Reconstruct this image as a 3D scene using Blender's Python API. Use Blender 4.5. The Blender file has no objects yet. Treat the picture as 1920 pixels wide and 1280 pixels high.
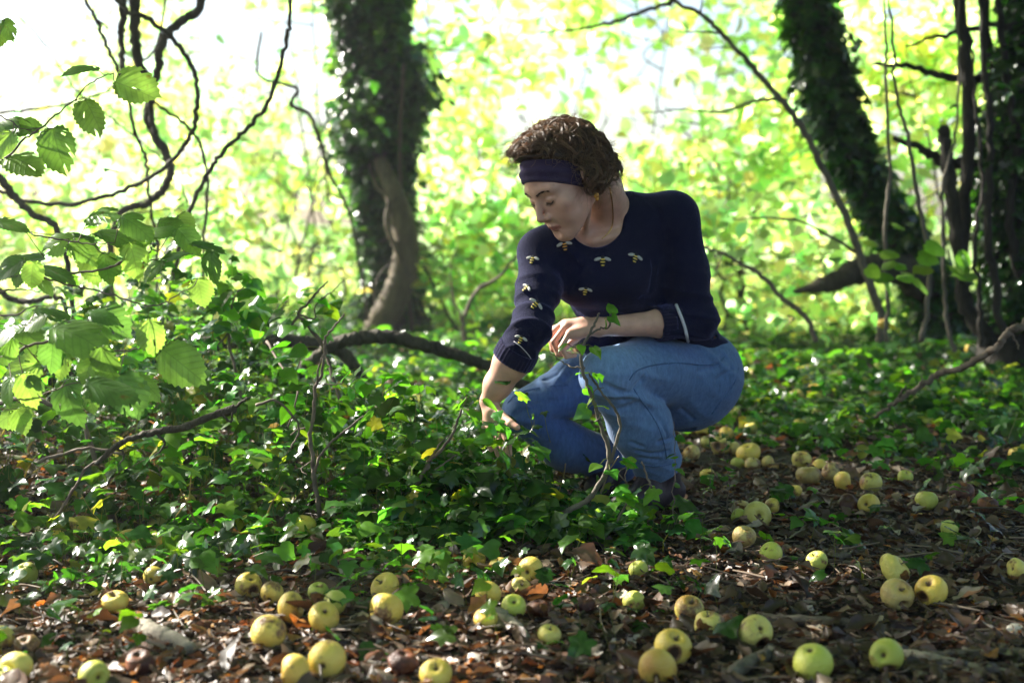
import bpy, math, random
import numpy as np
from mathutils import Vector, Matrix
from mathutils.bvhtree import BVHTree

# ---------------------------------------------------------------- camera, world, sun, exposure
scene = bpy.context.scene
F_PX, CX, CY = 2667.0, 960.0, 640.0            # 50 mm lens on a 1920 px wide picture
CAM_Z, PITCH = 0.80, math.atan(220 / 2667.0)
cam_data = bpy.data.cameras.new('camera')
cam_data.lens = 50.0; cam_data.sensor_width = 36.0
cam_data.clip_start = 0.05; cam_data.clip_end = 4000
cam_data.dof.use_dof = True
cam_data.dof.focus_distance = 3.5
cam_data.dof.aperture_fstop = 2.7
cam = bpy.data.objects.new('camera', cam_data)
cam.location = (0, 0, CAM_Z)
cam.rotation_euler = (math.radians(90) - PITCH, 0, 0)
scene.collection.objects.link(cam)
scene.camera = cam

SUN_DIR = np.array([-0.70, 0.43, 0.58]); SUN_DIR /= np.linalg.norm(SUN_DIR)     # towards the sun: behind, from the left
world = bpy.data.worlds.new('World'); scene.world = world; world.use_nodes = True
wn = world.node_tree.nodes; wl = world.node_tree.links
sky = wn.new('ShaderNodeTexSky'); sky.sky_type = 'NISHITA'; sky.sun_disc = False
sky.sun_elevation = math.asin(SUN_DIR[2]); sky.sun_rotation = math.atan2(SUN_DIR[0], SUN_DIR[1])
sky.air_density = 1.0; sky.dust_density = 1.8; sky.ozone_density = 1.0
wl.new(sky.outputs[0], wn['Background'].inputs['Color'])
wn['Background'].inputs['Strength'].default_value = 0.06

sun_data = bpy.data.lights.new('sun', 'SUN'); sun_data.energy = 5.0; sun_data.angle = math.radians(0.55)
sun_data.color = (1.0, 0.95, 0.86)
sun = bpy.data.objects.new('sun', sun_data); scene.collection.objects.link(sun)
sun.rotation_euler = Vector(SUN_DIR).to_track_quat('Z', 'Y').to_euler()
sun.location = (-5, 8, 9)

scene.view_settings.view_transform = 'Standard'
scene.view_settings.look = 'None'
scene.view_settings.gamma = 1.0
scene.view_settings.use_curve_mapping = False
scene.view_settings.exposure = 2.15
scene.render.engine = 'CYCLES'
cy = scene.cycles
cy.max_bounces = 7; cy.diffuse_bounces = 4; cy.glossy_bounces = 2; cy.transmission_bounces = 5; cy.transparent_max_bounces = 4
cy.caustics_reflective = False; cy.caustics_refractive = False
cy.sample_clamp_indirect = 6.0
cy.use_denoising = True
try:
    cy.denoiser = 'OPENIMAGEDENOISE'
except Exception:
    pass

rng = np.random.default_rng(11)
random.seed(5)

# ---------------------------------------------------------------- helpers
_ct, _st = math.cos(PITCH), math.sin(PITCH)
def U(px, py, Y):
    """point of the place seen at photo pixel (px, py), Y metres away"""
    xc, zc = (px - CX) / F_PX, -(py - CY) / F_PX
    d = np.array([xc, _ct + zc * _st, -_st + zc * _ct])
    return np.array([0, 0, CAM_Z]) + d * (Y / d[1])
def V3(x, y, z): return np.array([x, y, z], float)
def ground_at(px, py, z=0.0):
    xc, zc = (px - CX) / F_PX, -(py - CY) / F_PX
    d = np.array([xc, _ct + zc * _st, -_st + zc * _ct])
    t = (z - CAM_Z) / d[2]
    return np.array([0, 0, CAM_Z]) + d * t
def nrm(v): v = np.asarray(v, float); return v / (np.linalg.norm(v, axis=-1, keepdims=True) + 1e-12)

_ph = np.random.default_rng(3).uniform(0, 6.28, (8, 3)); _dr = nrm(np.random.default_rng(4).normal(size=(8, 3)))
def noise3(P, s, seed=0):
    """cheap smooth noise about -1..1"""
    P = np.asarray(P, np.float32); o = np.zeros(P.shape[:-1], np.float32)
    r = np.random.default_rng(100 + seed)
    for k in range(6):
        d = nrm(r.normal(size=P.shape[-1])) * s * (0.7 + 0.22 * k)
        o += np.sin(P @ d.astype(np.float32) + r.uniform(0, 6.28))
    return o / 3.0

def new_mesh(name, V, polys, mat=None, parent=None, smooth=True, col=None, uv=None):
    """polys: list of int arrays (m,k); ONE mesh object"""
    me = bpy.data.meshes.new(name)
    V = np.asarray(V, np.float32)
    me.vertices.add(len(V)); me.vertices.foreach_set('co', V.ravel())
    polys = [np.asarray(p, np.int32) for p in polys if len(p)]
    if polys:
        loops = np.concatenate([p.ravel() for p in polys])
        tot = np.concatenate([np.full(len(p), p.shape[1], np.int32) for p in polys])
        start = np.concatenate([[0], np.cumsum(tot)[:-1]]).astype(np.int32)
        me.loops.add(len(loops)); me.loops.foreach_set('vertex_index', loops)
        me.polygons.add(len(tot)); me.polygons.foreach_set('loop_start', start); me.polygons.foreach_set('loop_total', tot)
        me.polygons.foreach_set('use_smooth', np.full(len(tot), smooth, bool))
    me.update(calc_edges=True)
    if col is not None:
        a = me.attributes.new('col', 'FLOAT_COLOR', 'POINT')
        c = np.ones((len(V), 4), np.float32); c[:, :3] = col
        a.data.foreach_set('color', c.ravel())
    if uv is not None:
        a = me.attributes.new('luv', 'FLOAT_VECTOR', 'POINT')
        c = np.zeros((len(V), 3), np.float32); c[:, :2] = uv
        a.data.foreach_set('vector', c.ravel())
    if mat: me.materials.append(mat)
    o = bpy.data.objects.new(name, me); scene.collection.objects.link(o)
    if parent: o.parent = parent
    return o
def empty(name, loc=(0, 0, 0)):
    o = bpy.data.objects.new(name, None); o.empty_display_size = 0.1
    o.location = loc; scene.collection.objects.link(o); return o
def child(o, parent):
    """parent a mesh built in world coordinates under an Empty that stands at its base"""
    o.parent = parent
    o.matrix_parent_inverse = Matrix.Translation(-Vector(parent.location))
    return o
def tag(o, label, cat, group=None, kind=None):
    if label: o['label'] = label
    if cat: o['category'] = cat
    if group: o['group'] = group
    if kind: o['kind'] = kind
    return o

class MB:
    """collects tubes and shapes that become ONE mesh"""
    def __init__(s): s.V = []; s.F = {}; s.n = 0; s.C = []
    def add(s, V, polys, col=None):
        for p in polys:
            p = np.asarray(p, np.int32)
            if len(p): s.F.setdefault(p.shape[1], []).append(p + s.n)
        s.V.append(np.asarray(V, np.float32)); s.n += len(V)
        s.C.append(np.broadcast_to(np.asarray(col if col is not None else (1, 1, 1), np.float32), (len(V), 3)))
    def tube(s, pts, rad, sides=7, col=None, knob=0.0, close=True):
        pts = np.asarray(pts, float); n = len(pts); rad = np.broadcast_to(np.asarray(rad, float), (n,))
        t = nrm(np.gradient(pts, axis=0))
        up = np.array([0.31, 0.2, 0.93]) if abs(t[0, 2]) < 0.9 else np.array([0.9, 0.3, 0.1])
        x = np.zeros_like(pts)
        x[0] = nrm(np.cross(t[0], up))
        for i in range(1, n):
            v = x[i-1] - t[i] * np.dot(x[i-1], t[i]); x[i] = nrm(v)
        y = np.cross(t, x)
        a = np.linspace(0, 2*np.pi, sides, endpoint=False)
        r = rad[:, None] * (1 + knob * rng.normal(size=(n, sides)))
        V = pts[:, None] + x[:, None] * (np.cos(a) * r)[..., None] + y[:, None] * (np.sin(a) * r)[..., None]
        V = V.reshape(-1, 3)
        i, j = np.meshgrid(np.arange(n-1), np.arange(sides), indexing='ij')
        j2 = (j + 1) % sides
        q = np.stack([i*sides+j, i*sides+j2, (i+1)*sides+j2, (i+1)*sides+j], -1).reshape(-1, 4)
        polys = [q]
        if close:
            V = np.concatenate([V, pts[:1] - t[:1]*rad[0]*.4, pts[-1:] + t[-1:]*rad[-1]*.6])
            k = np.arange(sides); k2 = (k+1) % sides
            polys.append(np.concatenate([np.stack([k2, k, np.full(sides, n*sides)], -1),
                                         np.stack([(n-1)*sides+k, (n-1)*sides+k2, np.full(sides, n*sides+1)], -1)]))
        s.add(V, polys, col)
    def build(s, name, mat, parent=None, smooth=True, col=False):
        return new_mesh(name, np.concatenate(s.V), [np.concatenate(v) for v in s.F.values()], mat, parent, smooth,
                        np.concatenate(s.C) if col else None)

def spline(pts, per=6, jit=0.0):
    """Catmull-Rom through pts"""
    P = np.asarray(pts, float)
    if len(P) == 2: P = np.array([P[0], (P[0]*2+P[1])/3, (P[0]+2*P[1])/3, P[1]])
    Q = np.concatenate([2*P[:1]-P[1:2], P, 2*P[-1:]-P[-2:-1]])
    out = []
    for i in range(1, len(Q)-2):
        t = np.linspace(0, 1, per, endpoint=False)[:, None]
        a, b, c, d = Q[i-1], Q[i], Q[i+1], Q[i+2]
        out.append(0.5*((2*b)+(-a+c)*t+(2*a-5*b+4*c-d)*t**2+(-a+3*b-3*c+d)*t**3))
    out.append(P[-1:]); o = np.concatenate(out)
    if jit: o[1:-1] += rng.normal(size=o[1:-1].shape) * jit
    return o
def lin(a, b, n): return np.linspace(a, b, n)
def pxline(pts):
    """[(px,py,Y),...] -> world points"""
    return np.array([U(*p) for p in pts])

# leaf templates: (V, tris); length 1 along +y, lying in xy, face up +z
def leaf_tpl(half, ridge, fold=0.25, droop=0.25):
    half = np.array(half, float)
    R = half[1:-1]; out = np.concatenate([half[:1], R, half[-1:], R[::-1]*[-1, 1]])
    n = len(out); rid = np.array([[0, r] for r in ridge], float)
    V = np.concatenate([out, rid]); z = fold*np.abs(V[:, 0]) - droop*(V[:, 1]-0.3)**2 - 0.35*V[:, 0]**2
    V = np.column_stack([V, z]); T = []
    for i in range(n):
        j = (i+1) % n; m = (out[i]+out[j])/2
        k = n + int(np.argmin([abs(m[1]-r) for r in ridge])); T.append((i, j, k))
    for a in range(len(ridge)-1):
        # close the strip between two ridge points on both sides
        for sgn in (1, -1):
            best = min(range(n), key=lambda i: abs(out[i][1]-(ridge[a]+ridge[a+1])/2) + (9 if out[i][0]*sgn <= 0.02 else 0))
            T.append((n+a, best, n+a+1) if sgn < 0 else (n+a+1, best, n+a))
    return V, np.array(T)
def fan_tpl(half, c=0.33, fold=0.25, droop=0.25, wave=0.0):
    half = np.array(half, float)
    R = half[1:-1]; out = np.concatenate([half[:1], R, half[-1:], R[::-1]*[-1, 1]])
    n = len(out); mid = out*0.5 + np.array([0, c])*0.5
    V = np.concatenate([out, mid, [[0, c]]])
    z = fold*np.abs(V[:, 0]) - droop*(V[:, 1]-0.3)**2 - 0.5*V[:, 0]**2
    z[:n] += wave*np.sin(np.arange(n)*2.1)
    V = np.column_stack([V, z])
    k = np.arange(n); k2 = (k+1) % n
    return V, [np.stack([k, k2, n+k2, n+k], -1)], [np.stack([n+k, n+k2, np.full(n, 2*n)], -1)]
def tpl(half, **k):
    V, q, t = fan_tpl(half, **k)
    T = np.concatenate([np.concatenate([q[0][:, [0, 1, 2]], q[0][:, [0, 2, 3]]]), t[0]])
    return V, T
def simple_tpl(half, c=0.4, fold=0.25, droop=0.25):
    half = np.array(half, float)
    R = half[1:-1]; out = np.concatenate([half[:1], R, half[-1:], R[::-1]*[-1, 1]]); n = len(out)
    V = np.concatenate([out, [[0, c]]]); z = fold*np.abs(V[:, 0]) - droop*(V[:, 1]-0.3)**2
    k = np.arange(n)
    return np.column_stack([V, z]), np.stack([k, (k+1) % n, np.full(n, n)], -1)
IVY5 = [(0, .04), (.12, -.06), (.3, -.1), (.45, .03), (.36, .2), (.56, .4), (.3, .52), (.2, .72), (0, 1)]
IVY3 = [(0, .02), (.22, -.08), (.42, .08), (.46, .3), (.28, .52), (.14, .76), (0, 1)]
OVATE = [(0, 0), (.2, .02), (.38, .2), (.36, .42), (.2, .72), (.08, .9), (0, 1)]
ROUND = [(0, .03), (.22, -.02), (.43, .15), (.48, .42), (.4, .68), (.2, .86), (0, 1)]
T_IVY = [tpl(IVY5, fold=.3, droop=.3, wave=.03), tpl(IVY3, fold=.15, droop=.4, wave=.04), tpl(IVY5, fold=.05, droop=.15, wave=.05)]
T_OVATE = [tpl(OVATE, fold=.3, droop=.3), tpl(OVATE, fold=.1, droop=.5, wave=.03), tpl(IVY3, fold=.2, droop=.3, wave=.03)]
T_FAR = [simple_tpl([(0, 0), (.36, .1), (.46, .42), (.28, .8), (0, 1)]), simple_tpl([(0, 0), (.3, .12), (.36, .4), (.2, .75), (0, 1)], fold=.1),
         simple_tpl([(0, 0), (.4, 0), (.5, .35), (.25, .6), (0, 1)], fold=.4, droop=.5)]
T_HAZEL = [tpl(ROUND, fold=.12, droop=.35, wave=.03)]

def scatter_arrays(tpls, pos, tip, up, size, col):
    """instances of leaf templates as arrays (V, T, C); pos is the leaf base"""
    N = len(pos); pick = rng.integers(0, len(tpls), N)
    Vs, Ts, Cs, n0 = [], [], [], 0
    y = nrm(tip); z = up - y*(up*y).sum(1, keepdims=True); z = nrm(z); x = np.cross(y, z)
    for k, (tv, tt) in enumerate(tpls):
        m = np.where(pick == k)[0]
        if not len(m): continue
        s = size[m][:, None, None]
        w = rng.uniform(.85, 1.12, (len(m), 1, 1))
        V = pos[m][:, None] + s*(tv[None, :, 0:1]*x[m][:, None]*w + tv[None, :, 1:2]*y[m][:, None] + tv[None, :, 2:3]*z[m][:, None])
        nv = len(tv)
        Ts.append((tt[None] + (np.arange(len(m))*nv)[:, None, None] + n0).reshape(-1, 3))
        Vs.append(V.reshape(-1, 3)); n0 += len(m)*nv
        Cs.append(np.repeat(col[m], nv, 0))
    return np.concatenate(Vs), np.concatenate(Ts), np.concatenate(Cs)
def leaves(name, tpls, pos, tip, up, size, col, mat, parent=None, extra=None):
    V, T, C = scatter_arrays(tpls, pos, tip, up, size, col)
    polys = [T]
    if extra is not None and extra.n:
        EV = np.concatenate(extra.V)
        polys = [T] + [np.concatenate(v) + len(V) for v in extra.F.values()]
        V = np.concatenate([V, EV]); C = np.concatenate([C, np.concatenate(extra.C)])
    return new_mesh(name, V, polys, mat, parent, True, C)
def jcol(base, N, amt=0.25, hue=0.12):
    """per-leaf colour variation about a base colour"""
    b = np.asarray(base, float)[None] * np.exp(rng.normal(size=(N, 1))*amt)
    return np.clip(b * np.exp(rng.normal(size=(N, 3))*hue*np.array([1, .4, .8])), 0.002, 0.95)

# ---------------------------------------------------------------- materials
def mat_new(name):
    m = bpy.data.materials.new(name); m.use_nodes = True
    nt = m.node_tree; return m, nt.nodes, nt.links, nt.nodes['Principled BSDF'], nt.nodes['Material Output']
def N(nodes, t, **k):
    n = nodes.new(t)
    for a, b in k.items(): setattr(n, a, b)
    return n
def leaf_mat(name, fac=0.45, tint=(1.5, 1.5, 0.7), rough=0.4, spec=0.5, veins=0.0, mottle=0.15):
    m, n, l, p, out = mat_new(name)
    a = N(n, 'ShaderNodeAttribute', attribute_name='col')
    nz = N(n, 'ShaderNodeTexNoise'); nz.inputs['Scale'].default_value = 60; nz.inputs['Detail'].default_value = 3
    mr = N(n, 'ShaderNodeMapRange'); mr.inputs['To Min'].default_value = 1-mottle*2; mr.inputs['To Max'].default_value = 1+mottle*2
    tc = N(n, 'ShaderNodeTexCoord'); l.new(tc.outputs['Object'], nz.inputs['Vector'])
    l.new(nz.outputs['Fac'], mr.inputs['Value'])
    mx = N(n, 'ShaderNodeVectorMath', operation='SCALE'); l.new(a.outputs['Color'], mx.inputs[0]); l.new(mr.outputs[0], mx.inputs['Scale'])
    l.new(mx.outputs[0], p.inputs['Base Color'])
    p.inputs['Roughness'].default_value = rough; p.inputs['Specular IOR Level'].default_value = spec
    tm = N(n, 'ShaderNodeVectorMath', operation='MULTIPLY'); tm.inputs[1].default_value = tint
    l.new(mx.outputs[0], tm.inputs[0])
    tr = N(n, 'ShaderNodeBsdfTranslucent'); l.new(tm.outputs[0], tr.inputs['Color'])
    ms = N(n, 'ShaderNodeMixShader'); ms.inputs[0].default_value = fac
    l.new(p.outputs[0], ms.inputs[1]); l.new(tr.outputs[0], ms.inputs[2]); l.new(ms.outputs[0], out.inputs[0])
    return m
def noisy_mat(name, c1, c2, scale=8, rough=0.8, bump=0.3, dist=0.01, c3=None, stretch=(1, 1, 1), spec=0.3, sheen=0, attr=False):
    m, n, l, p, out = mat_new(name)
    tc = N(n, 'ShaderNodeTexCoord'); mp = N(n, 'ShaderNodeMapping'); mp.inputs['Scale'].default_value = stretch
    l.new(tc.outputs['Object'], mp.inputs['Vector'])
    nz = N(n, 'ShaderNodeTexNoise'); nz.inputs['Scale'].default_value = scale; nz.inputs['Detail'].default_value = 7; nz.inputs['Roughness'].default_value = .65
    l.new(mp.outputs[0], nz.inputs['Vector'])
    cr = N(n, 'ShaderNodeValToRGB'); e = cr.color_ramp.elements
    e[0].position = .32; e[0].color = (*c1, 1); e[1].position = .68; e[1].color = (*c2, 1)
    if c3:
        x = e.new(.8); x.color = (*c3, 1)
    l.new(nz.outputs['Fac'], cr.inputs[0])
    if attr:
        a = N(n, 'ShaderNodeAttribute', attribute_name='col')
        mm = N(n, 'ShaderNodeVectorMath', operation='MULTIPLY'); l.new(cr.outputs[0], mm.inputs[0]); l.new(a.outputs['Color'], mm.inputs[1])
        l.new(mm.outputs[0], p.inputs['Base Color'])
    else:
        l.new(cr.outputs[0], p.inputs['Base Color'])
    p.inputs['Roughness'].default_value = rough; p.inputs['Specular IOR Level'].default_value = spec
    if sheen: p.inputs['Sheen Weight'].default_value = sheen; p.inputs['Sheen Roughness'].default_value = .4
    b = N(n, 'ShaderNodeBump'); b.inputs['Strength'].default_value = bump; b.inputs['Distance'].default_value = dist
    n2 = N(n, 'ShaderNodeTexNoise'); n2.inputs['Scale'].default_value = scale*3; n2.inputs['Detail'].default_value = 6
    l.new(mp.outputs[0], n2.inputs['Vector']); l.new(n2.outputs['Fac'], b.inputs['Height']); l.new(b.outputs[0], p.inputs['Normal'])
    return m
M = {}
M['ivy'] = leaf_mat('ivy_leaf', 0.42, (3.4, 3.9, 0.9), 0.24, 0.6)
M['far'] = leaf_mat('broad_leaf', 0.75, (2.15, 2.2, 1.9), 0.45, 0.4)
M['hazel'] = leaf_mat('hazel_leaf', 0.48, (1.7, 1.75, 0.7), 0.4, 0.45)
M['litter'] = leaf_mat('dead_leaf', 0.22, (1.8, 1.1, 0.5), 0.45, 0.45, mottle=0.3)
M['grass'] = leaf_mat('grass_blade', 0.5, (1.6, 1.5, 0.5), 0.5, 0.3)
M['bark'] = noisy_mat('bark_dark', (.03, .024, .018), (.11, .09, .065), 14, .85, .9, .03, (.16, .15, .11), (1, 1, .35))
M['bark_grey'] = noisy_mat('bark_grey', (.06, .05, .038), (.17, .145, .11), 22, .8, .7, .012, (.26, .235, .19), (1, 1, .5))
M['bark_pale'] = noisy_mat('vine_bark', (.042, .032, .021), (.15, .112, .073), 16, .8, .8, .015, None, (1, 1, .3))
M['twig'] = noisy_mat('twig_bark', (.09, .065, .05), (.23, .17, .13), 40, .75, .5, .004, (.32, .27, .21))
M['stick'] = noisy_mat('dead_wood', (.06, .045, .035), (.20, .155, .115), 30, .85, .7, .006, (.36, .32, .26), (1, 1, .6))
M['stick_pale'] = noisy_mat('pale_dead_wood', (.16, .135, .10), (.31, .275, .215), 30, .85, .7, .006, (.42, .385, .32))
M['bark_shaded'] = noisy_mat('bark_shade_black', (.010, .008, .006), (.035, .029, .022), 14, .85, .9, .03, (.06, .055, .04), (1, 1, .35))  # bark darkened throughout to carry the shade at the right edge
M['soil'] = noisy_mat('soil', (.012, .009, .007), (.045, .032, .022), 9, .95, .9, .03, (.075, .055, .035))
M['meadow'] = noisy_mat('meadow_turf', (.14, .22, .06), (.28, .38, .12), 1.2, .9, .4, .03)
# ---------------------------------------------------------------- ground
def gz(x, y):
    """height of the woodland floor"""
    x = np.asarray(x, float); y = np.asarray(y, float)
    z = 0.014*np.sin(2.1*x+.7)*np.cos(1.7*y) + .012*np.sin(4.3*x-1.1*y) + .008*np.sin(7.7*y+2.9*x)
    z = z*np.clip((y-1)/2, 0, 1)
    z += .16*np.exp(-((x+1.5)/.9)**2 - ((y-5.2)/1.1)**2)
    z += .10*np.exp(-((x-3.3)/1.0)**2 - ((y-8.4)/1.5)**2)
    return z
def build_ground():
    xs = np.unique(np.concatenate([np.linspace(-900, -14, 8), np.linspace(-14, -4, 30), np.linspace(-4, 4, 200), np.linspace(4, 14, 30), np.linspace(14, 900, 8)]))
    ys = np.unique(np.concatenate([np.linspace(-300, -2, 6), np.linspace(-2, 2, 14), np.linspace(2, 7, 150), np.linspace(7, 30, 70), np.linspace(30, 1500, 10)]))
    X, Y = np.meshgrid(xs, ys, indexing='ij')
    Z = gz(X, Y); near = (np.abs(X) < 4) & (Y > 2) & (Y < 7.5)
    Z = Z + np.where(near, .006*rng.normal(size=X.shape), 0)
    V = np.stack([X, Y, Z], -1).reshape(-1, 3); ny = len(ys)
    i, j = np.meshgrid(np.arange(len(xs)-1), np.arange(ny-1), indexing='ij')
    q = np.stack([i*ny+j, (i+1)*ny+j, (i+1)*ny+j+1, i*ny+j+1], -1).reshape(-1, 4)
    o = new_mesh('ground', V, [q], M['soil'])
    me = o.data; me.materials.append(M['meadow'])
    cy_ = Y.reshape(-1)[q[:, 0]]
    me.polygons.foreach_set('material_index', (cy_ > 14).astype(np.int32))
    tag(o, 'dark woodland soil with a sunlit meadow beyond the trees', 'ground', kind='structure')
build_ground()

# leaf litter ------------------------------------------------------------------
def dead_leaf_tpls():
    out = []
    for c in range(5):
        r = np.random.default_rng(40+c)
        nx, ny = 5, 7; V = []; curl = r.uniform(-1.6, 2.2); roll = r.uniform(-1, 1.8)
        for j in range(ny):
            t = j/(ny-1); w = .34*math.sin(math.pi*min(1, t*.93+.05))**.75 * (1+.2*r.normal())
            for i in range(nx):
                s = (i/(nx-1)-.5)*2; x = s*w; 
                ang = curl*x*2.2; xx = math.sin(ang)/(curl*2.2) if abs(curl) > .05 else x
                zz = (1-math.cos(ang))/(curl*2.2) if abs(curl) > .05 else 0
                V.append((xx, t, zz + roll*.35*(t-.4)**2 + .03*r.normal()))
        F = [(j*nx+i, j*nx+i+1, (j+1)*nx+i+1, (j+1)*nx+i) for j in range(ny-1) for i in range(nx-1)]
        T = np.array([f for q in F for f in ((q[0], q[1], q[2]), (q[0], q[2], q[3]))])
        out.append((np.array(V), T))
    return out
def build_litter():
    Nn, Nf = 24000, 9000
    y = np.concatenate([rng.uniform(2.2, 4.7, Nn), rng.uniform(4.7, 10, Nf)])
    x = rng.uniform(-1, 1, Nn+Nf)*(0.42*y+.25)
    n = len(x)
    base = np.array([(.05, .03, .02), (.09, .055, .036), (.14, .085, .055), (.24, .17, .12), (.33, .26, .20), (.25, .11, .03), (.34, .18, .05), (.13, .055, .03), (.42, .37, .31)])
    pr = np.array([.27, .27, .18, .08, .05, .06, .03, .04, .03]); pick = rng.choice(len(base), n, p=pr/pr.sum())
    # brighter leaf colours at the front left and middle; mostly dark mulch colours on the right
    dark = (x > .15) & (y < 4.6)
    pick = np.where(dark & (rng.random(n) < .6), rng.choice([0, 0, 0, 1, 2], n), pick)
    col = base[pick]*np.exp(rng.normal(size=(n, 1))*.25)
    size = rng.uniform(.012, .042, n)*np.where(rng.random(n) < .10, 1.9, 1)
    size[Nn:] *= 1.3
    a = rng.uniform(0, 6.28, n)
    tip = np.stack([np.cos(a), np.sin(a), rng.normal(size=n)*.3], -1)
    up = np.stack([rng.normal(size=n)*.45, rng.normal(size=n)*.45, np.ones(n)*rng.choice([1, -1], n)], -1)
    pos = np.stack([x, y, gz(x, y) + rng.uniform(.0, .022, n)], -1)
    ex = MB()
    for k in range(1500):                                       # crumbs of twig in the mulch
        yy = rng.uniform(2.3, 5.5); xx = rng.uniform(-1, 1)*(.4*yy+.1); aa = rng.uniform(0, 6.28); L = rng.uniform(.02, .13)
        p = np.array([xx, yy, gz(xx, yy)+rng.uniform(.004, .028)]); d = np.array([math.cos(aa), math.sin(aa), rng.normal()*.12])
        mid = p + d*L*.5 + rng.normal(size=3)*L*.06
        ex.tube(np.array([p, mid, p+d*L]), np.array([1, .9, .6])*rng.uniform(.0009, .0035), 4, col=np.array([.17, .125, .09])*rng.uniform(.3, 1.6), close=False)
    o = leaves('leaf_litter', dead_leaf_tpls(), pos, tip, up, size, col, M['litter'], None, ex)
    tag(o, 'brown and orange dead leaves littering the woodland floor', 'leaf litter', kind='stuff')
build_litter()

# ivy ground cover ------------------------------------------------------------------
def ivy_height(x, y):
    """how high the ivy stands above the floor"""
    h = np.zeros_like(x)
    L = 1/(1+np.exp((x-.24)/.06)) / (1+np.exp(-(y-3.46-.08*np.sin(3*x))/.07))       # bank of ivy in front of and left of the woman
    h = np.maximum(h, L*(.085 + .13/(1+np.exp((y-4.9)/.25)) + .44*np.exp(-((x+1.2)/.58)**2-((y-4.7)/.8)**2)))
    h = h + .045*np.exp(-((x-.02)/.30)**2-((y-3.60)/.24)**2)
    h = h*(1-.38*(1/(1+np.exp((y-3.78)/.04)))/(1+np.exp((x+.02)/.04))/(1+np.exp(-(x+.5)/.1)))      # lower where her hand reaches down
    R = 1/(1+np.exp(-(x-.62)/.15)) / (1+np.exp(-(y-4.9)/.2))
    h = np.maximum(h, R*.13)
    R2 = np.exp(-((x-1.75)/.35)**2 - ((y-4.5)/.5)**2); h = np.maximum(h, R2*.17)
    return h
def ivy_density(x, y):
    L = 1/(1+np.exp((x-.27)/.07)) / (1+np.exp(-(y-3.46-.10*np.sin(3*x+.5))/.07))
    R = 1./(1+np.exp(-(x-.70-.35*np.maximum(0, 5.6-y))/.14)) / (1+np.exp(-(y-4.75)/.2))
    mid = np.exp(-((x-.2)/.25)**2-((y-3.62)/.14)**2)*.7
    fr = (.28*(x < -.05)+.11*(x < .4))*(y < 3.7)*(y > 2.95) + .06*(x < .45)*(y < 3.0)+.05*(y<2.95)*(x<-.3)+.05*(x>.4)*(y<4)*(y>3)
    R2 = np.exp(-((x-1.85)/.4)**2 - ((y-4.6)/.5)**2)*.8
    d = np.maximum.reduce([L, R, mid, fr, R2])
    # bare where the woman squats and where the windfalls lie behind her
    bare = np.exp(-((x-.28)/.3)**2-((y-4.08)/.2)**2)*.9 + .85*np.exp(-((x-.85)/.33)**2-((y-4.75)/.5)**2)
    return np.clip(d*(1-np.clip(bare, 0, 1)), 0, 1)
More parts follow.
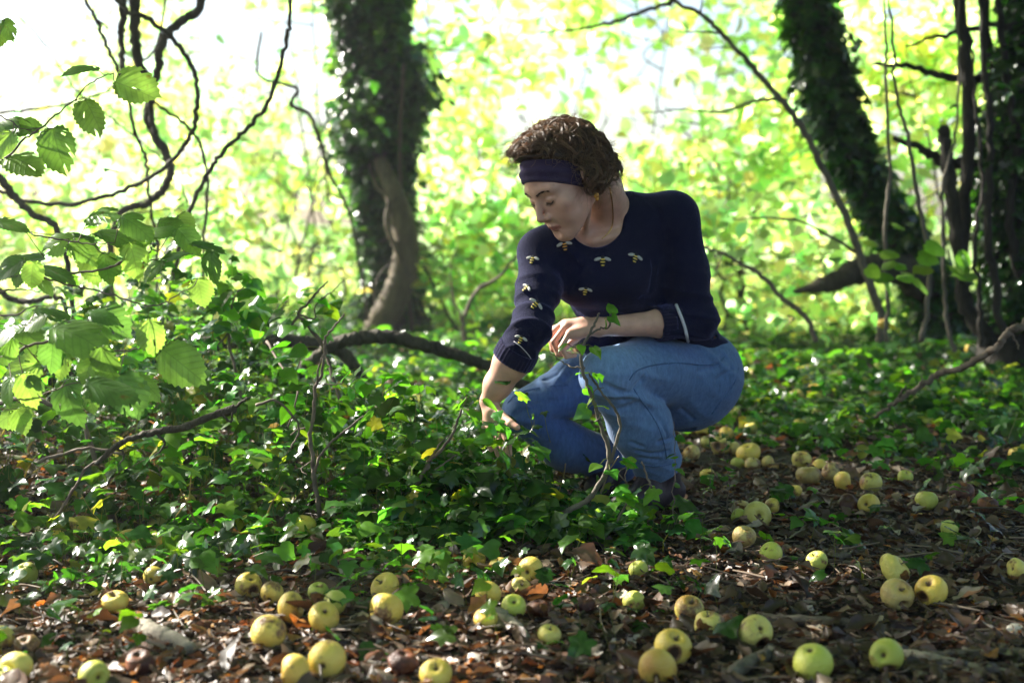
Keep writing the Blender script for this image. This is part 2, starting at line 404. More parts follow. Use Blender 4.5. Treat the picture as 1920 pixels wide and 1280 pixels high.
def build_ivy():
    P = []
    for (n, y0, y1) in ((30000, 2.5, 6.2), (30000, 6.2, 13.5)):
        y = rng.uniform(y0, y1, n); x = rng.uniform(-1, 1, n)*(.40*y+.4)
        d = ivy_density(x, y); d = d*np.clip(.75+.5*noise3(np.stack([x, y], -1), 5.0, 1), .1, 1)
        d = d*(1+.5*np.exp(-((x-.08)/.26)**2-((y-3.68)/.22)**2)); k = rng.random(n) < d*.8; P.append(np.stack([x[k], y[k]], -1))
    P.append(np.stack([rng.uniform(-.42, .31, 950), rng.uniform(3.36, 3.76, 950)], -1))      # the leafy clump before her feet
    P.append(np.stack([rng.uniform(-.05, .30, 350), rng.uniform(3.40, 3.62, 350)], -1))
    P = np.concatenate(P); n = len(P); x, y = P.T
    h = ivy_height(x, y); t = rng.random(n)**.75
    bumpy = np.clip(.75+.45*noise3(P, 6.0, 2), .25, 1.3)
    z = gz(x, y) + .012 + np.maximum(h*bumpy, .05)*t
    tall = (rng.random(n) < .17) & (y > 3.5) & (x < .1) & ((y < 4.5) | (x < -1.0)); z = np.where(tall, z + rng.uniform(.03, .20, n), z)
    front = (y < 3.45) & ((x < -.45) | (x > .31) | (y < 3.36))
    z = np.where(front, gz(x, y)+rng.uniform(.01, .10, n), z)
    a = rng.uniform(0, 6.28, n)
    tip = np.stack([np.cos(a), np.sin(a), rng.normal(size=n)*.4-.2], -1)
    up = np.stack([rng.normal(size=n)*.55, rng.normal(size=n)*.55-.25, np.full(n, 1.0)], -1)
    size = np.clip(rng.normal(.050, .017, n), .016, .085)*np.where(y < 3.35, .8, 1)*np.where(y > 6.2, 1.25, 1)
    col = jcol((.024, .068, .014), n, .4, .2)
    fresh = rng.random(n) < .25; col[fresh] = jcol((.070, .155, .020), fresh.sum(), .3, .2); pale = rng.random(n) < .05; col[pale] = jcol((.17, .17, .03), pale.sum(), .3, .2)
    pos = np.stack([x, y, z], -1)
    ex = MB()
    near = np.where((y < 5.0))[0]
    for i in rng.choice(near, min(3200, len(near)), replace=False):   # petioles
        b = pos[i] + np.array([rng.normal()*.015, rng.normal()*.015, 0]); b[2] = max(gz(b[0], b[1]), pos[i][2]-rng.uniform(.04, .12))
        m = (b+pos[i])/2 + rng.normal(size=3)*.004
        ex.tube(np.array([b, m, pos[i]]), .0009, 3, col=(.10, .10, .035), close=False)
    for k in range(620):                                              # runners and leggy stems between the leaves
        yy = rng.uniform(3.5, 5.6); xx = rng.uniform(-1.9, .3)
        p = np.array([xx, yy, float(gz(xx, yy))]); d = nrm(np.array([rng.normal(), rng.normal()*.7, rng.uniform(.1, 1.6)]))
        hh = float(ivy_height(np.array([xx]), np.array([yy]))[0]); L = rng.uniform(.1, .3)*(0.35+2.4*hh); pts = [p]
        for q in range(4):
            d = nrm(d + rng.normal(size=3)*.35); pts.append(pts[-1]+d*L/4)
        ex.tube(np.array(pts), lin(1, .5, 5)*rng.uniform(.0012, .0035), 4, col=np.array([.15, .115, .08])*rng.uniform(.5, 1.3), close=False)
    o = leaves('ivy_ground_cover', T_IVY, pos, tip, up, size, col, M['ivy'], None, ex)
    tag(o, 'glossy green ivy covering the ground round the woman', 'ivy', kind='stuff')
build_ivy()

# meadow grass beyond the trees -------------------------------------------------------------
def build_grass():
    n = 16000; y = rng.uniform(10.5, 26, n); x = rng.uniform(-1, 1, n)*(.42*y+.5)
    z = gz(x, y)
    pos = np.stack([x, y, z], -1); tip = np.stack([rng.normal(size=n)*.3, rng.normal(size=n)*.3, np.ones(n)], -1)
    up = np.stack([rng.normal(size=n), rng.normal(size=n), np.zeros(n)], -1)
    g = simple_tpl([(0, 0), (.05, .3), (.035, .7), (0, 1)], fold=.2, droop=.5)
    o = leaves('meadow_grass', [g], pos, tip, up, rng.uniform(.06, .2, n), jcol((.26, .36, .10), n, .25, .15), M['grass'])
    tag(o, 'long sunlit grass in the open meadow beyond the trees', 'grass', kind='stuff')
build_grass()
# ---------------------------------------------------------------- trees
SZ = SUN_DIR / SUN_DIR[2]
RIM = [q-SZ*q[2] for q in (U(950, 270, 3.55), U(1000, 240, 3.57), U(1045, 215, 3.6), U(975, 470, 3.72), U(965, 540, 3.66), U(950, 610, 3.6), U(905, 725, 3.64), U(915, 690, 3.64), U(1030, 670, 3.93), U(990, 700, 3.93), U(1085, 690, 3.64), U(1095, 650, 3.64))]
FACE = U(1012, 405, 3.5)-SZ*U(1012, 405, 3.5)[2]                                    # her face stays in shade
def lit_share(gx, gy):
    """how open the crowns are above the ray that would reach the floor at (gx, gy)"""
    a = .74/(1+np.exp((gx-.30)/.10))/(1+np.exp(-(gy-3.3)/.25))                       # over the ivy bank on the left
    b = .60/(1+np.exp((gx-.34)/.10))*(gy <= 3.6)
    c = .45/(1+np.exp(-(gx-.9)/.2))/(1+np.exp(-(gy-5.0)/.3))*(1-.95*np.exp(-((gx-2.7)/.75)**2-((gy-7.4)/1.3)**2))
    d = .07 + .3*np.exp(-((gx-.82)/.16)**2 - ((gy-2.72)/.2)**2)                      # a fleck on the hair
    e = np.zeros_like(gx)
    for q in RIM: e = np.maximum(e, .97*np.exp(-((gx-q[0])**2 + (gy-q[1])**2)/.17**2))     # flecks on her hair, sleeve, arm and knees
    e = e*(1-np.exp(-((gx-FACE[0])**2+(gy-FACE[1])**2)/.09**2))
    return np.clip(np.maximum.reduce([a, b, c, d, e]), 0, .93)
def crown_leaves(n, lo, hi, size=(.08, .13), ell=None):  # out-of-view leaves, placed and thinned to steer sun flecks and shade
    P = rng.uniform(lo, hi, (n, 3))
    if ell is not None:
        c, r = ell; P = P[(((P-c)/r)**2).sum(1) < 1]
    P = P[P[:, 1] < 10.2]; g = P - SZ*P[:, 2:3]
    nz = noise3(g[:, :2], 7.5, 21)*.5 + noise3(g[:, :2], 17., 22)*.32
    L = lit_share(g[:, 0], g[:, 1])
    openness = 1/(1+np.exp(-((nz + (L-.5)*2.1)/.10)))
    view = P[:, 2] < (CAM_Z + .19*P[:, 1])                       # nothing of the high crown hangs low
    P = P[(rng.random(len(P)) > openness) & ~view]
    n = len(P)
    tip = nrm(np.stack([rng.normal(size=n), rng.normal(size=n), rng.normal(size=n)*.4-.4], -1))
    up = np.stack([rng.normal(size=n)*.5, rng.normal(size=n)*.5, np.ones(n)], -1)
    return P, tip, up, rng.uniform(*size, n)
def limb(mb, a, b, r0, r1, wob=.12, n=4, sides=7):
    a = np.asarray(a, float); b = np.asarray(b, float); L = np.linalg.norm(b-a)
    pts = [a] + [a+(b-a)*t + rng.normal(size=3)*wob*L*.35 for t in np.linspace(0, 1, n+2)[1:-1]] + [b]
    p = spline(pts, 5); mb.tube(p, lin(r0, r1, len(p)), sides, knob=.05)
def bark_tube(mb, path, rad, sides=22, seed=0, flute=.12):
    p = spline(path, 8); n = len(p); rad = np.interp(np.linspace(0, 1, n), np.linspace(0, 1, len(rad)), rad)
    s0 = mb.n; mb.tube(p, rad, sides)
    V = mb.V[-1]; V = V.reshape(-1, 3)
    c = np.repeat(p, sides, 0); k = len(c)
    d = V[:k]-c; V[:k] = c + d*(1+flute*noise3(V[:k]*[1, 1, .35], 9, seed)+.05*noise3(V[:k], 40, seed+1))[:, None]
    mb.V[-1] = V.astype(np.float32)
    return p, rad
def ivy_on(path, rad, n, spread, size=(.05, .1), tmin=0., tmax=1., dens=None):
    """climbing ivy leaves standing off a stem"""
    m = len(path); t = rng.uniform(tmin, tmax, n)
    if dens is not None: t = t[rng.random(n) < dens(t)]
    n = len(t)
    i = np.clip((t*(m-1)).astype(int), 0, m-2); f = (t*(m-1)-i)[:, None]
    c = path[i]*(1-f)+path[i+1]*f; r = np.interp(t, np.linspace(0, 1, m), rad)
    a = rng.uniform(0, 6.28, n); out = np.stack([np.cos(a), np.sin(a), np.zeros(n)], -1)
    sp = spread(t, a) if callable(spread) else spread
    clump = np.clip(.55+.7*noise3(np.stack([np.cos(a)*.4, np.sin(a)*.4, c[:, 2]], -1), 6.5, 5), .05, 1.6)
    off = r*.97 + np.abs(rng.normal(size=n))*sp*clump
    pos = c + out*off[:, None]
    tip = nrm(out*.7 + np.stack([rng.normal(size=n)*.5, rng.normal(size=n)*.5, rng.normal(size=n)*.4-.7], -1))
    up = nrm(out + np.stack([rng.normal(size=n)*.4, rng.normal(size=n)*.4, np.full(n, .6)], -1))
    return pos, tip, up, rng.uniform(*size, n)

# --- the ivy-clad tree behind the woman ---
t = empty('tree', (*(U(735, 620, 10.5)[:2]), 0))
mb = MB()
path = [U(735, 650, 10.5), U(730, 560, 10.5), U(722, 430, 10.5), U(716, 300, 10.5), U(706, 160, 10.5), U(692, 0, 10.5), U(680, -200, 10.5), U(660, -420, 10.6)]
path[0][2] = -.15
tp, tr = bark_tube(mb, path, [.27, .18, .150, .175, .215, .245, .25, .2], seed=1)
for k, (b, r0) in enumerate((((-3.4, 10.0, 5.2), .13), ((-2.2, 9.4, 5.6), .12), ((1.2, 8.3, 5.4), .11), ((-5, 10.5, 5.2), .11), ((.2, 11.2, 6.2), .10), ((-1.6, 9, 6.6), .1), ((2.8, 10.2, 5.3), .09))):
    limb(mb, tp[-6-2*(k % 3)], b, r0, .03)
child(mb.build('trunk', M['bark']), t)
mb = MB()
v1 = pxline([(712, 300, 10.2), (738, 360, 10.1), (755, 415, 10.1), (762, 470, 10.1), (755, 520, 10.1), (735, 570, 10.1), (712, 610, 10.15), (700, 650, 10.2)])
pv = spline(v1, 7); mb.tube(pv, np.interp(np.linspace(0, 1, len(pv)), [0, .25, .5, .8, 1], [.05, .085, .10, .105, .11]), 12, knob=.07)
v2 = pxline([(690, 300, 10.25), (705, 345, 10.15), (728, 375, 10.05), (725, 420, 10.), (740, 460, 10.), (752, 490, 10.)]); mb.tube(spline(v2, 6), .018, 7, knob=.1)
v3 = pxline([(757, 120, 10.15), (750, 250, 10.15), (752, 380, 10.2), (760, 500, 10.2), (775, 630, 10.2)]); mb.tube(spline(v3, 6), .016, 6, knob=.1)
child(mb.build('vine_stem', M['bark_pale']), t)
def spr(tt, a):   # bushier towards the top, on both sides
    return np.interp(tt, [0, .2, .38, .52, .62, .8, 1], [.05, .06, .08, .10, .14, .18, .22])
A = ivy_on(tp, tr, 19000, spr, (.05, .10), .06, 1., lambda q: np.where(q < .42, .7, 1.))
# the bare, twisted vine shows through lower down on the front
front = (A[0][:, 1] < 10.32) & (A[0][:, 2] < 1.35) & (A[0][:, 2] > .05) & (np.abs(A[0][:, 0]-U(742, 500, 10.2)[0]) < .20)
A = [q[~front] for q in A]
child(leaves('ivy', T_IVY, *A, jcol((.022, .055, .014), len(A[0]), .35, .2), M['ivy']), t)
hi = crown_leaves(64000, (-10.8, 1.1, 3.2), (2.8, 11.9, 7.2), (.09, .15), (np.array([-3.8, 7.0, 5.2]), np.array([6.8, 5.4, 2.2])))
child(leaves('crown', T_FAR, *hi, jcol((.10, .18, .025), len(hi[0]), .25), M['far']), t)
tag(t, 'thick upright tree trunk wrapped in dark ivy with a pale twisted vine at its foot', 'tree')

# --- the leaning ivy-clad tree on the right ---
Y = 8.6
t = empty('tree', (*(U(1790, 640, Y)[:2]), 0)); mb = MB()
path = [U(1800, 680, Y), U(1760, 560, Y), U(1695, 455, Y), U(1640, 360, Y), U(1595, 270, Y), U(1550, 150, Y), U(1515, 0, Y), U(1480, -180, Y), U(1440, -420, Y)]
path[0][2] = -.1
tp, tr = bark_tube(mb, path, [.22, .17, .13, .112, .105, .10, .095, .09, .07], seed=7)
for b, r0 in (((3.6, 7.4, 4.6), .08), ((.9, 7.0, 4.9), .07), ((1.9, 10.2, 5), .07), ((2.6, 6.2, 5.2), .06)): limb(mb, tp[-4], b, r0, .02)
child(mb.build('trunk', M['bark']), t)
mb = MB()
p = spline(pxline([(1740, 545, 8.5), (1700, 512, 8.4), (1655, 500, 8.3), (1610, 508, 8.25), (1560, 528, 8.2), (1520, 541, 8.2), (1488, 546, 8.2)]), 6)
mb.tube(p, np.interp(np.linspace(0, 1, len(p)), [0, .3, .55, .75, .9, 1], [.10, .085, .07, .045, .02, .012]), 10, knob=.12)
child(mb.build('broken_limb', M['bark']), t)
def spr2(tt, a): return np.interp(tt, [0, .3, .5, .7, 1], [.05, .045, .05, .08, .12])*np.where(np.cos(a) < 0, 1.3, .7)
A = ivy_on(tp, tr, 6500, spr2, (.05, .1), .05, .95, lambda q: np.where(q < .5, .6, 1))
child(leaves('ivy', T_IVY, *A, jcol((.022, .06, .014), len(A[0]), .35, .2), M['ivy']), t)
hi = crown_leaves(21000, (-.5, 4.6, 3.2), (6.4, 12, 6.2), (.09, .14), (np.array([2.8, 8.2, 4.7]), np.array([3.6, 3.8, 1.9])))
fr = crown_leaves(30000, (-6, -3, 3.4), (7, 6.5, 6.8), (.09, .15), (np.array([.6, 1.6, 5.0]), np.array([6.0, 4.6, 1.8])))  # added leaves over the camera side, out of view, blocking sky fill
hi = [np.concatenate(k) for k in zip(hi, fr)]
child(leaves('crown', T_FAR, *hi, jcol((.12, .19, .025), len(hi[0]), .25), M['far']), t)
tag(t, 'dark ivy-covered tree leaning left with a broken limb near its foot', 'tree')

# --- the dark many-stemmed tree at the right edge ---
Y = 7.4
t = empty('tree', (*(U(1900, 660, Y)[:2]), 0)); mb = MB()
b0 = U(1905, 700, Y); b0[2] = -.1
bark_tube(mb, [b0, U(1895, 560, Y), U(1893, 430, Y), U(1915, 330, Y), U(1935, 200, Y), U(1960, 0, Y), U(1990, -300, Y)], [.25, .15, .115, .11, .11, .10, .09], seed=11)
bark_tube(mb, [U(1960, 690, Y+.2), U(1950, 500, Y+.2), U(1945, 300, Y+.2), U(1960, 100, Y+.2), U(1990, -250, Y+.3)], [.24, .16, .13, .12, .1], seed=12)
for pts, r in (([(1855, 640, 7.2), (1812, 572, 7.2), (1806, 470, 7.2), (1812, 350, 7.2), (1818, 250, 7.2), (1812, 120, 7.2), (1798, 0, 7.2), (1780, -180, 7.2)], (.035, .03)),
               ([(1862, 650, 7.1), (1816, 575, 7.1), (1800, 480, 7.1), (1788, 380, 7.1), (1775, 290, 7.1), (1767, 240, 7.1)], (.042, .03)),
               ([(1890, 560, 7.5), (1868, 420, 7.5), (1885, 280, 7.5), (1868, 150, 7.5), (1848, 60, 7.5), (1838, -150, 7.6)], (.04, .025)),
               ([(1900, 400, 7.6), (1880, 250, 7.6), (1905, 100, 7.6), (1900, -150, 7.6)], (.04, .03)),
               ([(1890, 330, 7.5), (1830, 312, 7.5), (1770, 300, 7.45), (1720, 275, 7.4), (1675, 258, 7.4)], (.045, .012)),
               ([(1905, 150, 7.4), (1830, 150, 7.3), (1760, 140, 7.3), (1690, 122, 7.3), (1635, 120, 7.3)], (.03, .008)),
               ([(1888, 640, 7.0), (1862, 520, 7.0), (1852, 400, 7.0), (1858, 260, 7.0), (1846, 120, 7.0), (1836, -60, 7.0)], (.022, .014)),
               ([(1840, 650, 6.9), (1838, 560, 6.9), (1828, 470, 6.9), (1842, 330, 6.9), (1830, 200, 6.9), (1820, 90, 6.9)], (.014, .006)),
               ([(1915, 520, 7.1), (1892, 400, 7.1), (1908, 260, 7.1), (1882, 90, 7.1), (1870, -80, 7.1)], (.026, .016)),
               ([(1918, 45, 7.2), (1850, 48, 7.2), (1790, 60, 7.2), (1740, 75, 7.2), (1698, 87, 7.2)], (.018, .006))):
    p = spline(pxline(pts), 6, .006); mb.tube(p, lin(*r, len(p)), 8, knob=.06)
child(mb.build('trunk', M['bark_shaded']), t)
pos = []
A = ivy_on(spline(pxline([(1900, 700, 7.3), (1908, 400, 7.3), (1932, 200, 7.3), (1955, -100, 7.3)]), 8), np.full(25, .14), 3600, .10, (.045, .08), .1, 1)
child(leaves('ivy', T_IVY, *A, jcol((.016, .045, .010), len(A[0]), .35, .2), M['ivy']), t)
hi = crown_leaves(15000, (1.2, 4.2, 2.9), (6.0, 9.5, 5.4), (.08, .13), (np.array([3.4, 6.9, 4.2]), np.array([2.6, 2.8, 1.5])))
child(leaves('crown', T_FAR, *hi, jcol((.10, .17, .02), len(hi[0]), .25), M['far']), t)
tag(t, 'shaded many-stemmed tree with a broad dark base at the right edge', 'tree')

# --- leafy thicket of hazel and sycamore scrub behind, one bush after another ---
def bush(px, Y, rx, rz, zc, n, col, label, size=(.08, .14), stems=3, gap=.0, ry=None):
    c = U(px, 420, Y); c[2] = zc; ry = ry or rx*.7
    low = rz < .85; n = int(n*(.46 if low else .40 if gap > .06 else .54)); size = (size[0]*1.18, size[1]*1.28); gap = gap+.08 if low else gap*.75+.36; t = empty('hazel_bush', (c[0], c[1], 0)); mb = MB()
    ends = []
    for k in range(max(2, stems//2)):
        a = rng.uniform(0, 6.28); q = rng.uniform(.2, .9)
        e = np.array([c[0]+math.cos(a)*rx*q, c[1]+math.sin(a)*ry*q, zc+rz*rng.uniform(.1, .8)])
        s = np.array([c[0]+rng.normal()*.12, c[1]+rng.normal()*.12, -.05])
        m1 = s*.6+e*.4+np.array([0, 0, .25]); p = spline([s, m1+rng.normal(size=3)*.08, e], 7, .012)
        mb.tube(p, lin(rng.uniform(.008, .02), .004, len(p)), 6, knob=.06); ends.append(p)
        for z in range(5):
            i = rng.integers(5, len(p)-1); d = nrm(np.array([rng.normal(), rng.normal()*.7, rng.normal()*.5+.15])); L = rng.uniform(.3, .9)
            b = spline([p[i], p[i]+d*L*.5+rng.normal(size=3)*.06, p[i]+d*L+rng.normal(size=3)*.12], 5); mb.tube(b, lin(.009, .003, len(b)), 4); ends.append(b)
    child(mb.build('stem', M['bark']), t)
    # leaves grow in sprays: clump centres spread through the crown, leaves round them
    nc = max(12, n//22); cc = nrm(rng.normal(size=(nc, 3)))*rng.random((nc, 1))**.4*[rx, ry, rz]+[c[0], c[1], zc]
    w = np.exp(noise3(cc, 2.6, 31)*1.3); idx = rng.choice(nc, n, p=w/w.sum())
    pos = cc[idx] + rng.normal(size=(n, 3))*[.20, .20, .10]
    pos = pos[(pos[:, 2] > .06)]
    # open windows to the sky through the leaves
    pos = pos[noise3(pos*[1, .35, 1], 3.6, 33) > gap-.75]
    n = len(pos)
    tip = nrm(np.stack([rng.normal(size=n), rng.normal(size=n), rng.normal(size=n)*.5-.45], -1))
    up = np.stack([rng.normal(size=n)*.7, rng.normal(size=n)*.7, np.ones(n)], -1)
    cl = jcol(col, n, .28, .22)
    yel = rng.random(n) < .05; cl[yel] = jcol((.42, .40, .10), yel.sum(), .2, .1)
    child(leaves('crown', T_FAR, pos, tip, up, rng.uniform(*size, n), cl, M['far']), t)
    tag(t, label, 'bush', 'hazel scrub behind the clearing')
LIME, YEL, GRN = (.37, .475, .225), (.40, .475, .22), (.30, .43, .19)
for a in (
    (-60, 10.5, 1.0, 1.3, 1.5, 2300, LIME, 'sparse lime-leaved bush at the far left edge', (.07, .11), 4, .08),
    (170, 12.0, 1.3, 1.1, 1.3, 3200, LIME, 'thin pale bush behind the curling bare stems', (.07, .12), 5, .1),
    (400, 13.0, 1.5, 1.6, 1.9, 2300, GRN, 'green bush filling the gap left of the ivy-wrapped trunk', (.08, .13), 5, .25),
    (520, 11.6, .9, 1.0, 1.0, 1300, LIME, 'low lime bush close against the left of the ivy-wrapped trunk', (.06, .1), 5, .2),
    (590, 12.5, 1.1, 1.3, 2.6, 1500, GRN, 'tall green bush showing past the upper left of the ivy-wrapped trunk', (.09, .14), 4, .2),
    (880, 12.0, 1.2, 1.5, 1.9, 2100, LIME, 'bright bush between the ivy-wrapped trunk and the woman', (.08, .13), 6, .2),
    (990, 15.0, 1.9, 1.7, 2.6, 2400, YEL, 'yellow-green bush rising above the woman’s head', (.11, .17), 5, .08),
    (1190, 12.6, 1.3, 1.1, 2.5, 1900, LIME, 'broad-leaved bush spreading over the woman’s shoulder at the top', (.11, .17), 4, .08),
    (1290, 15.0, 1.7, 1.5, 1.6, 2000, YEL, 'pale yellow bush glowing behind the woman’s back', (.09, .14), 5, .35),
    (1440, 11.2, 1.0, 1.2, 1.2, 1500, LIME, 'lime bush between the woman and the leaning tree', (.08, .12), 5, .3),
    (1420, 13.4, 1.2, 1.1, 2.9, 1700, GRN, 'green bush overhanging the bare diagonal sapling', (.1, .15), 4, .25),
    (1660, 11.8, 1.2, 1.5, 1.9, 2500, YEL, 'golden-green bush just right of the leaning tree', (.09, .14), 5, .05),
    (1800, 10.2, 1.1, 1.5, 1.7, 2500, LIME, 'dense lime bush behind the thin upright stems', (.08, .13), 5, .0),
    (1960, 11.4, 1.2, 1.6, 2.0, 2300, YEL, 'golden bush glimpsed past the dark many-stemmed tree', (.09, .14), 4, .0),
    (720, 15.5, 1.9, 1.4, 1.4, 1900, YEL, 'hazy yellow bush directly behind the ivy-wrapped trunk', (.09, .13), 5, .3),
    (280, 16.0, 1.9, 1.9, 2.0, 3400, LIME, 'pale distant bush beyond the curling bare stems', (.1, .15), 5, .1),
    (1080, 18.5, 2.6, 1.4, 1.3, 2200, YEL, 'distant low yellow bush at the far side of the meadow', (.1, .15), 6, .3),
    (885, 10.4, .7, .5, .4, 1000, LIME, 'low bright undergrowth right of the ivy-wrapped trunk', (.06, .1), 3, .1),
    (1020, 11.0, 1.0, .7, .6, 1500, GRN, 'low undergrowth seen between the woman’s sleeve and the trunk', (.07, .11), 3, .1),
    (1400, 9.2, .7, .6, .5, 1300, LIME, 'low bright undergrowth just right of the woman’s elbow', (.06, .1), 3, .1),
    (1560, 9.8, .8, .7, .6, 1500, YEL, 'low undergrowth beneath the broken limb', (.06, .1), 3, .1),
    (540, 11.8, .9, .6, .45, 1200, YEL, 'low undergrowth left of the foot of the ivy-wrapped trunk', (.07, .11), 3, .15),
    (300, 9.0, .9, .6, .5, 1300, LIME, 'low bright undergrowth behind the ivy tuft on the left', (.06, .1), 3, .2),
    (1250, 12.5, 1.2, .8, .8, 1500, LIME, 'low undergrowth directly behind the woman’s back', (.08, .12), 3, .2),
    (1560, 16.5, 1.9, 1.5, 1.6, 2100, LIME, 'distant bush seen low under the leaning tree', (.1, .15), 5, .35),
): bush(*a)

# --- curling bare stems at the upper left ---
def stem_thing(name, pts, r, label, cat, group=None, mat='bark', sides=8, knob=.09, extra=(), jit=.003, base=None):
    P = pxline(pts); loc = P[int(np.argmin(P[:, 2]))] if base is None else base
    t = empty(name, tuple(loc)); mb = MB(); p = spline(P, 7, jit)
    mb.tube(p, np.interp(np.linspace(0, 1, len(p)), np.linspace(0, 1, len(r)), r), sides, knob=knob)
    o = mb.build('stem', M[mat]); child(o, t)
    if extra:
        for e, rr in extra:
            mb = MB(); q = spline(pxline(e), 6, jit*.6); mb.tube(q, lin(rr, rr*.35, len(q)), 5, knob=knob)
            child(mb.build('side_twig', M[mat]), t)
    tag(t, label, cat, group); return t
G = 'curling bare stems at the upper left'
Yv = 6.4
stem_thing('bare_stem', [(250, -260, 6.6), (252, 0, 6.5), (252, 67, 6.5), (263, 123, 6.5), (284, 165, 6.45), (277, 213, 6.4), (287, 247, 6.4), (310, 287, 6.4), (320, 322, 6.4), (302, 360, 6.4), (268, 384, 6.4), (227, 397, 6.4), (205, 470, 6.5), (212, 560, 6.5), (205, 760, 6.5)], [0.0252, 0.0216, 0.0202, 0.0173, 0.0115], 'thick brown stem that bends in an S down the upper left', 'stem', G)
stem_thing('bare_stem', [(385, -260, 6.2), (377, 0, 6.2), (350, 33, 6.2), (317, 62, 6.2), (298, 97, 6.2), (299, 123, 6.22), (288, 158, 6.25), (282, 200, 6.3), (290, 250, 6.36)], [0.0202, 0.0187, 0.0173, 0.0130], 'knobbly brown stem forking off to the top right of the S-shaped stem', 'stem', G)
stem_thing('bare_stem', [(228, -260, 6.7), (230, 0, 6.7), (227, 70, 6.7), (229, 125, 6.65), (236, 150, 6.6), (252, 190, 6.55)], [0.0202, 0.0173, 0.0144, 0.0086], 'short straight stem side by side with the S-shaped stem', 'stem', G)
stem_thing('bare_stem', [(60, -260, 5.9), (220, 0, 5.9), (267, 30, 5.9), (320, 70, 5.9), (353, 112, 5.9), (368, 157, 5.9), (368, 217, 5.9), (353, 260, 5.9), (320, 302, 5.9), (273, 337, 5.9), (200, 367, 5.9), (123, 383, 5.9), (33, 373, 5.9), (-40, 340, 5.9), (-180, 300, 5.9)], [0.0094, 0.0108, 0.0101, 0.0094, 0.0086], 'dark stem sweeping round in a wide loop across the upper left', 'stem', G)
stem_thing('bare_stem', [(560, -280, 5.6), (545, 0, 5.6), (540, 67, 5.6), (520, 143, 5.6), (493, 207, 5.6), (457, 247, 5.6), (413, 290, 5.6), (383, 337, 5.6), (353, 400, 5.6), (335, 470, 5.7), (318, 560, 5.7), (310, 790, 5.7)], [0.0072, 0.0086, 0.0094, 0.0094], 'long dark stem arching down from the top just left of the ivy-wrapped trunk', 'stem', G)
stem_thing('bare_stem', [(150, -40, 6.1), (160, 0, 6.1), (180, 37, 6.1), (197, 80, 6.1), (217, 123, 6.1), (240, 187, 6.1), (257, 257, 6.1), (273, 300, 6.1), (278, 363, 6.1), (296, 470, 6.2), (294, 560, 6.2), (290, 740, 6.2)], [0.0079, 0.0079, 0.0072, 0.0065], 'thin dark stem dropping steeply behind the pale torn leaf', 'stem', G, extra=(([(180, 37, 6.1), (192, 45, 6.1), (202, 53, 6.1)], .008),))
stem_thing('bare_stem', [(240, 150, 6.2), (287, 190, 6.2), (333, 223, 6.2), (370, 260, 6.2), (387, 317, 6.2), (389, 383, 6.2), (380, 480, 6.2), (385, 770, 6.2)], [0.0058, 0.0072, 0.0072, 0.0058], 'slim stem crossing the big loop and dropping straight down', 'stem', G)
stem_thing('bare_stem', [(-120, 250, 5.2), (-30, 310, 5.2), (0, 332, 5.2), (22, 365, 5.2), (60, 398, 5.2), (105, 430, 5.2), (130, 520, 5.2), (140, 800, 5.2)], [0.0158, 0.0144, 0.0122, 0.0086], 'stout dark stem leaning in at the left edge above the hazel leaves', 'stem', G)
stem_thing('bare_stem', [(-120, 215, 6.6), (0, 212, 6.6), (60, 206, 6.6), (120, 196, 6.6), (200, 170, 6.6), (260, 120, 6.55), (300, 60, 6.5), (330, -200, 6.5)], [0.0065, 0.0058, 0.0050], 'thin grey stem running nearly level behind the two upper hazel leaves', 'stem', G)
stem_thing('bare_stem', [(35, 30, 6.9), (90, 90, 6.9), (140, 165, 6.9), (200, 215, 6.9), (240, 246, 6.9), (330, 330, 6.9), (360, 460, 6.9), (340, 740, 6.9)], [0.0036, 0.0043, 0.0043], 'faint thin stem slanting down from the top left corner', 'stem', G)
stem_thing('bare_stem', [(-60, 520, 5.4), (-5, 545, 5.4), (20, 560, 5.4), (55, 565, 5.4), (100, 556, 5.4), (125, 590, 5.4), (118, 790, 5.4)], [0.0115, 0.0122, 0.0101, 0.0072], 'dark hooked stem low at the left edge behind the drooping hazel leaves', 'stem', G)
stem_thing('bare_stem', [(490, 60, 9.2), (485, 140, 9.2), (555, 165, 9.2), (545, 195, 9.2), (580, 215, 9.2), (598, 260, 9.2), (620, 330, 9.3), (660, 420, 9.6), (690, 600, 9.9)], [0.0086, 0.0144, 0.0144, 0.0101], 'crooked brown branch elbowing out beside the ivy-wrapped trunk', 'branch')

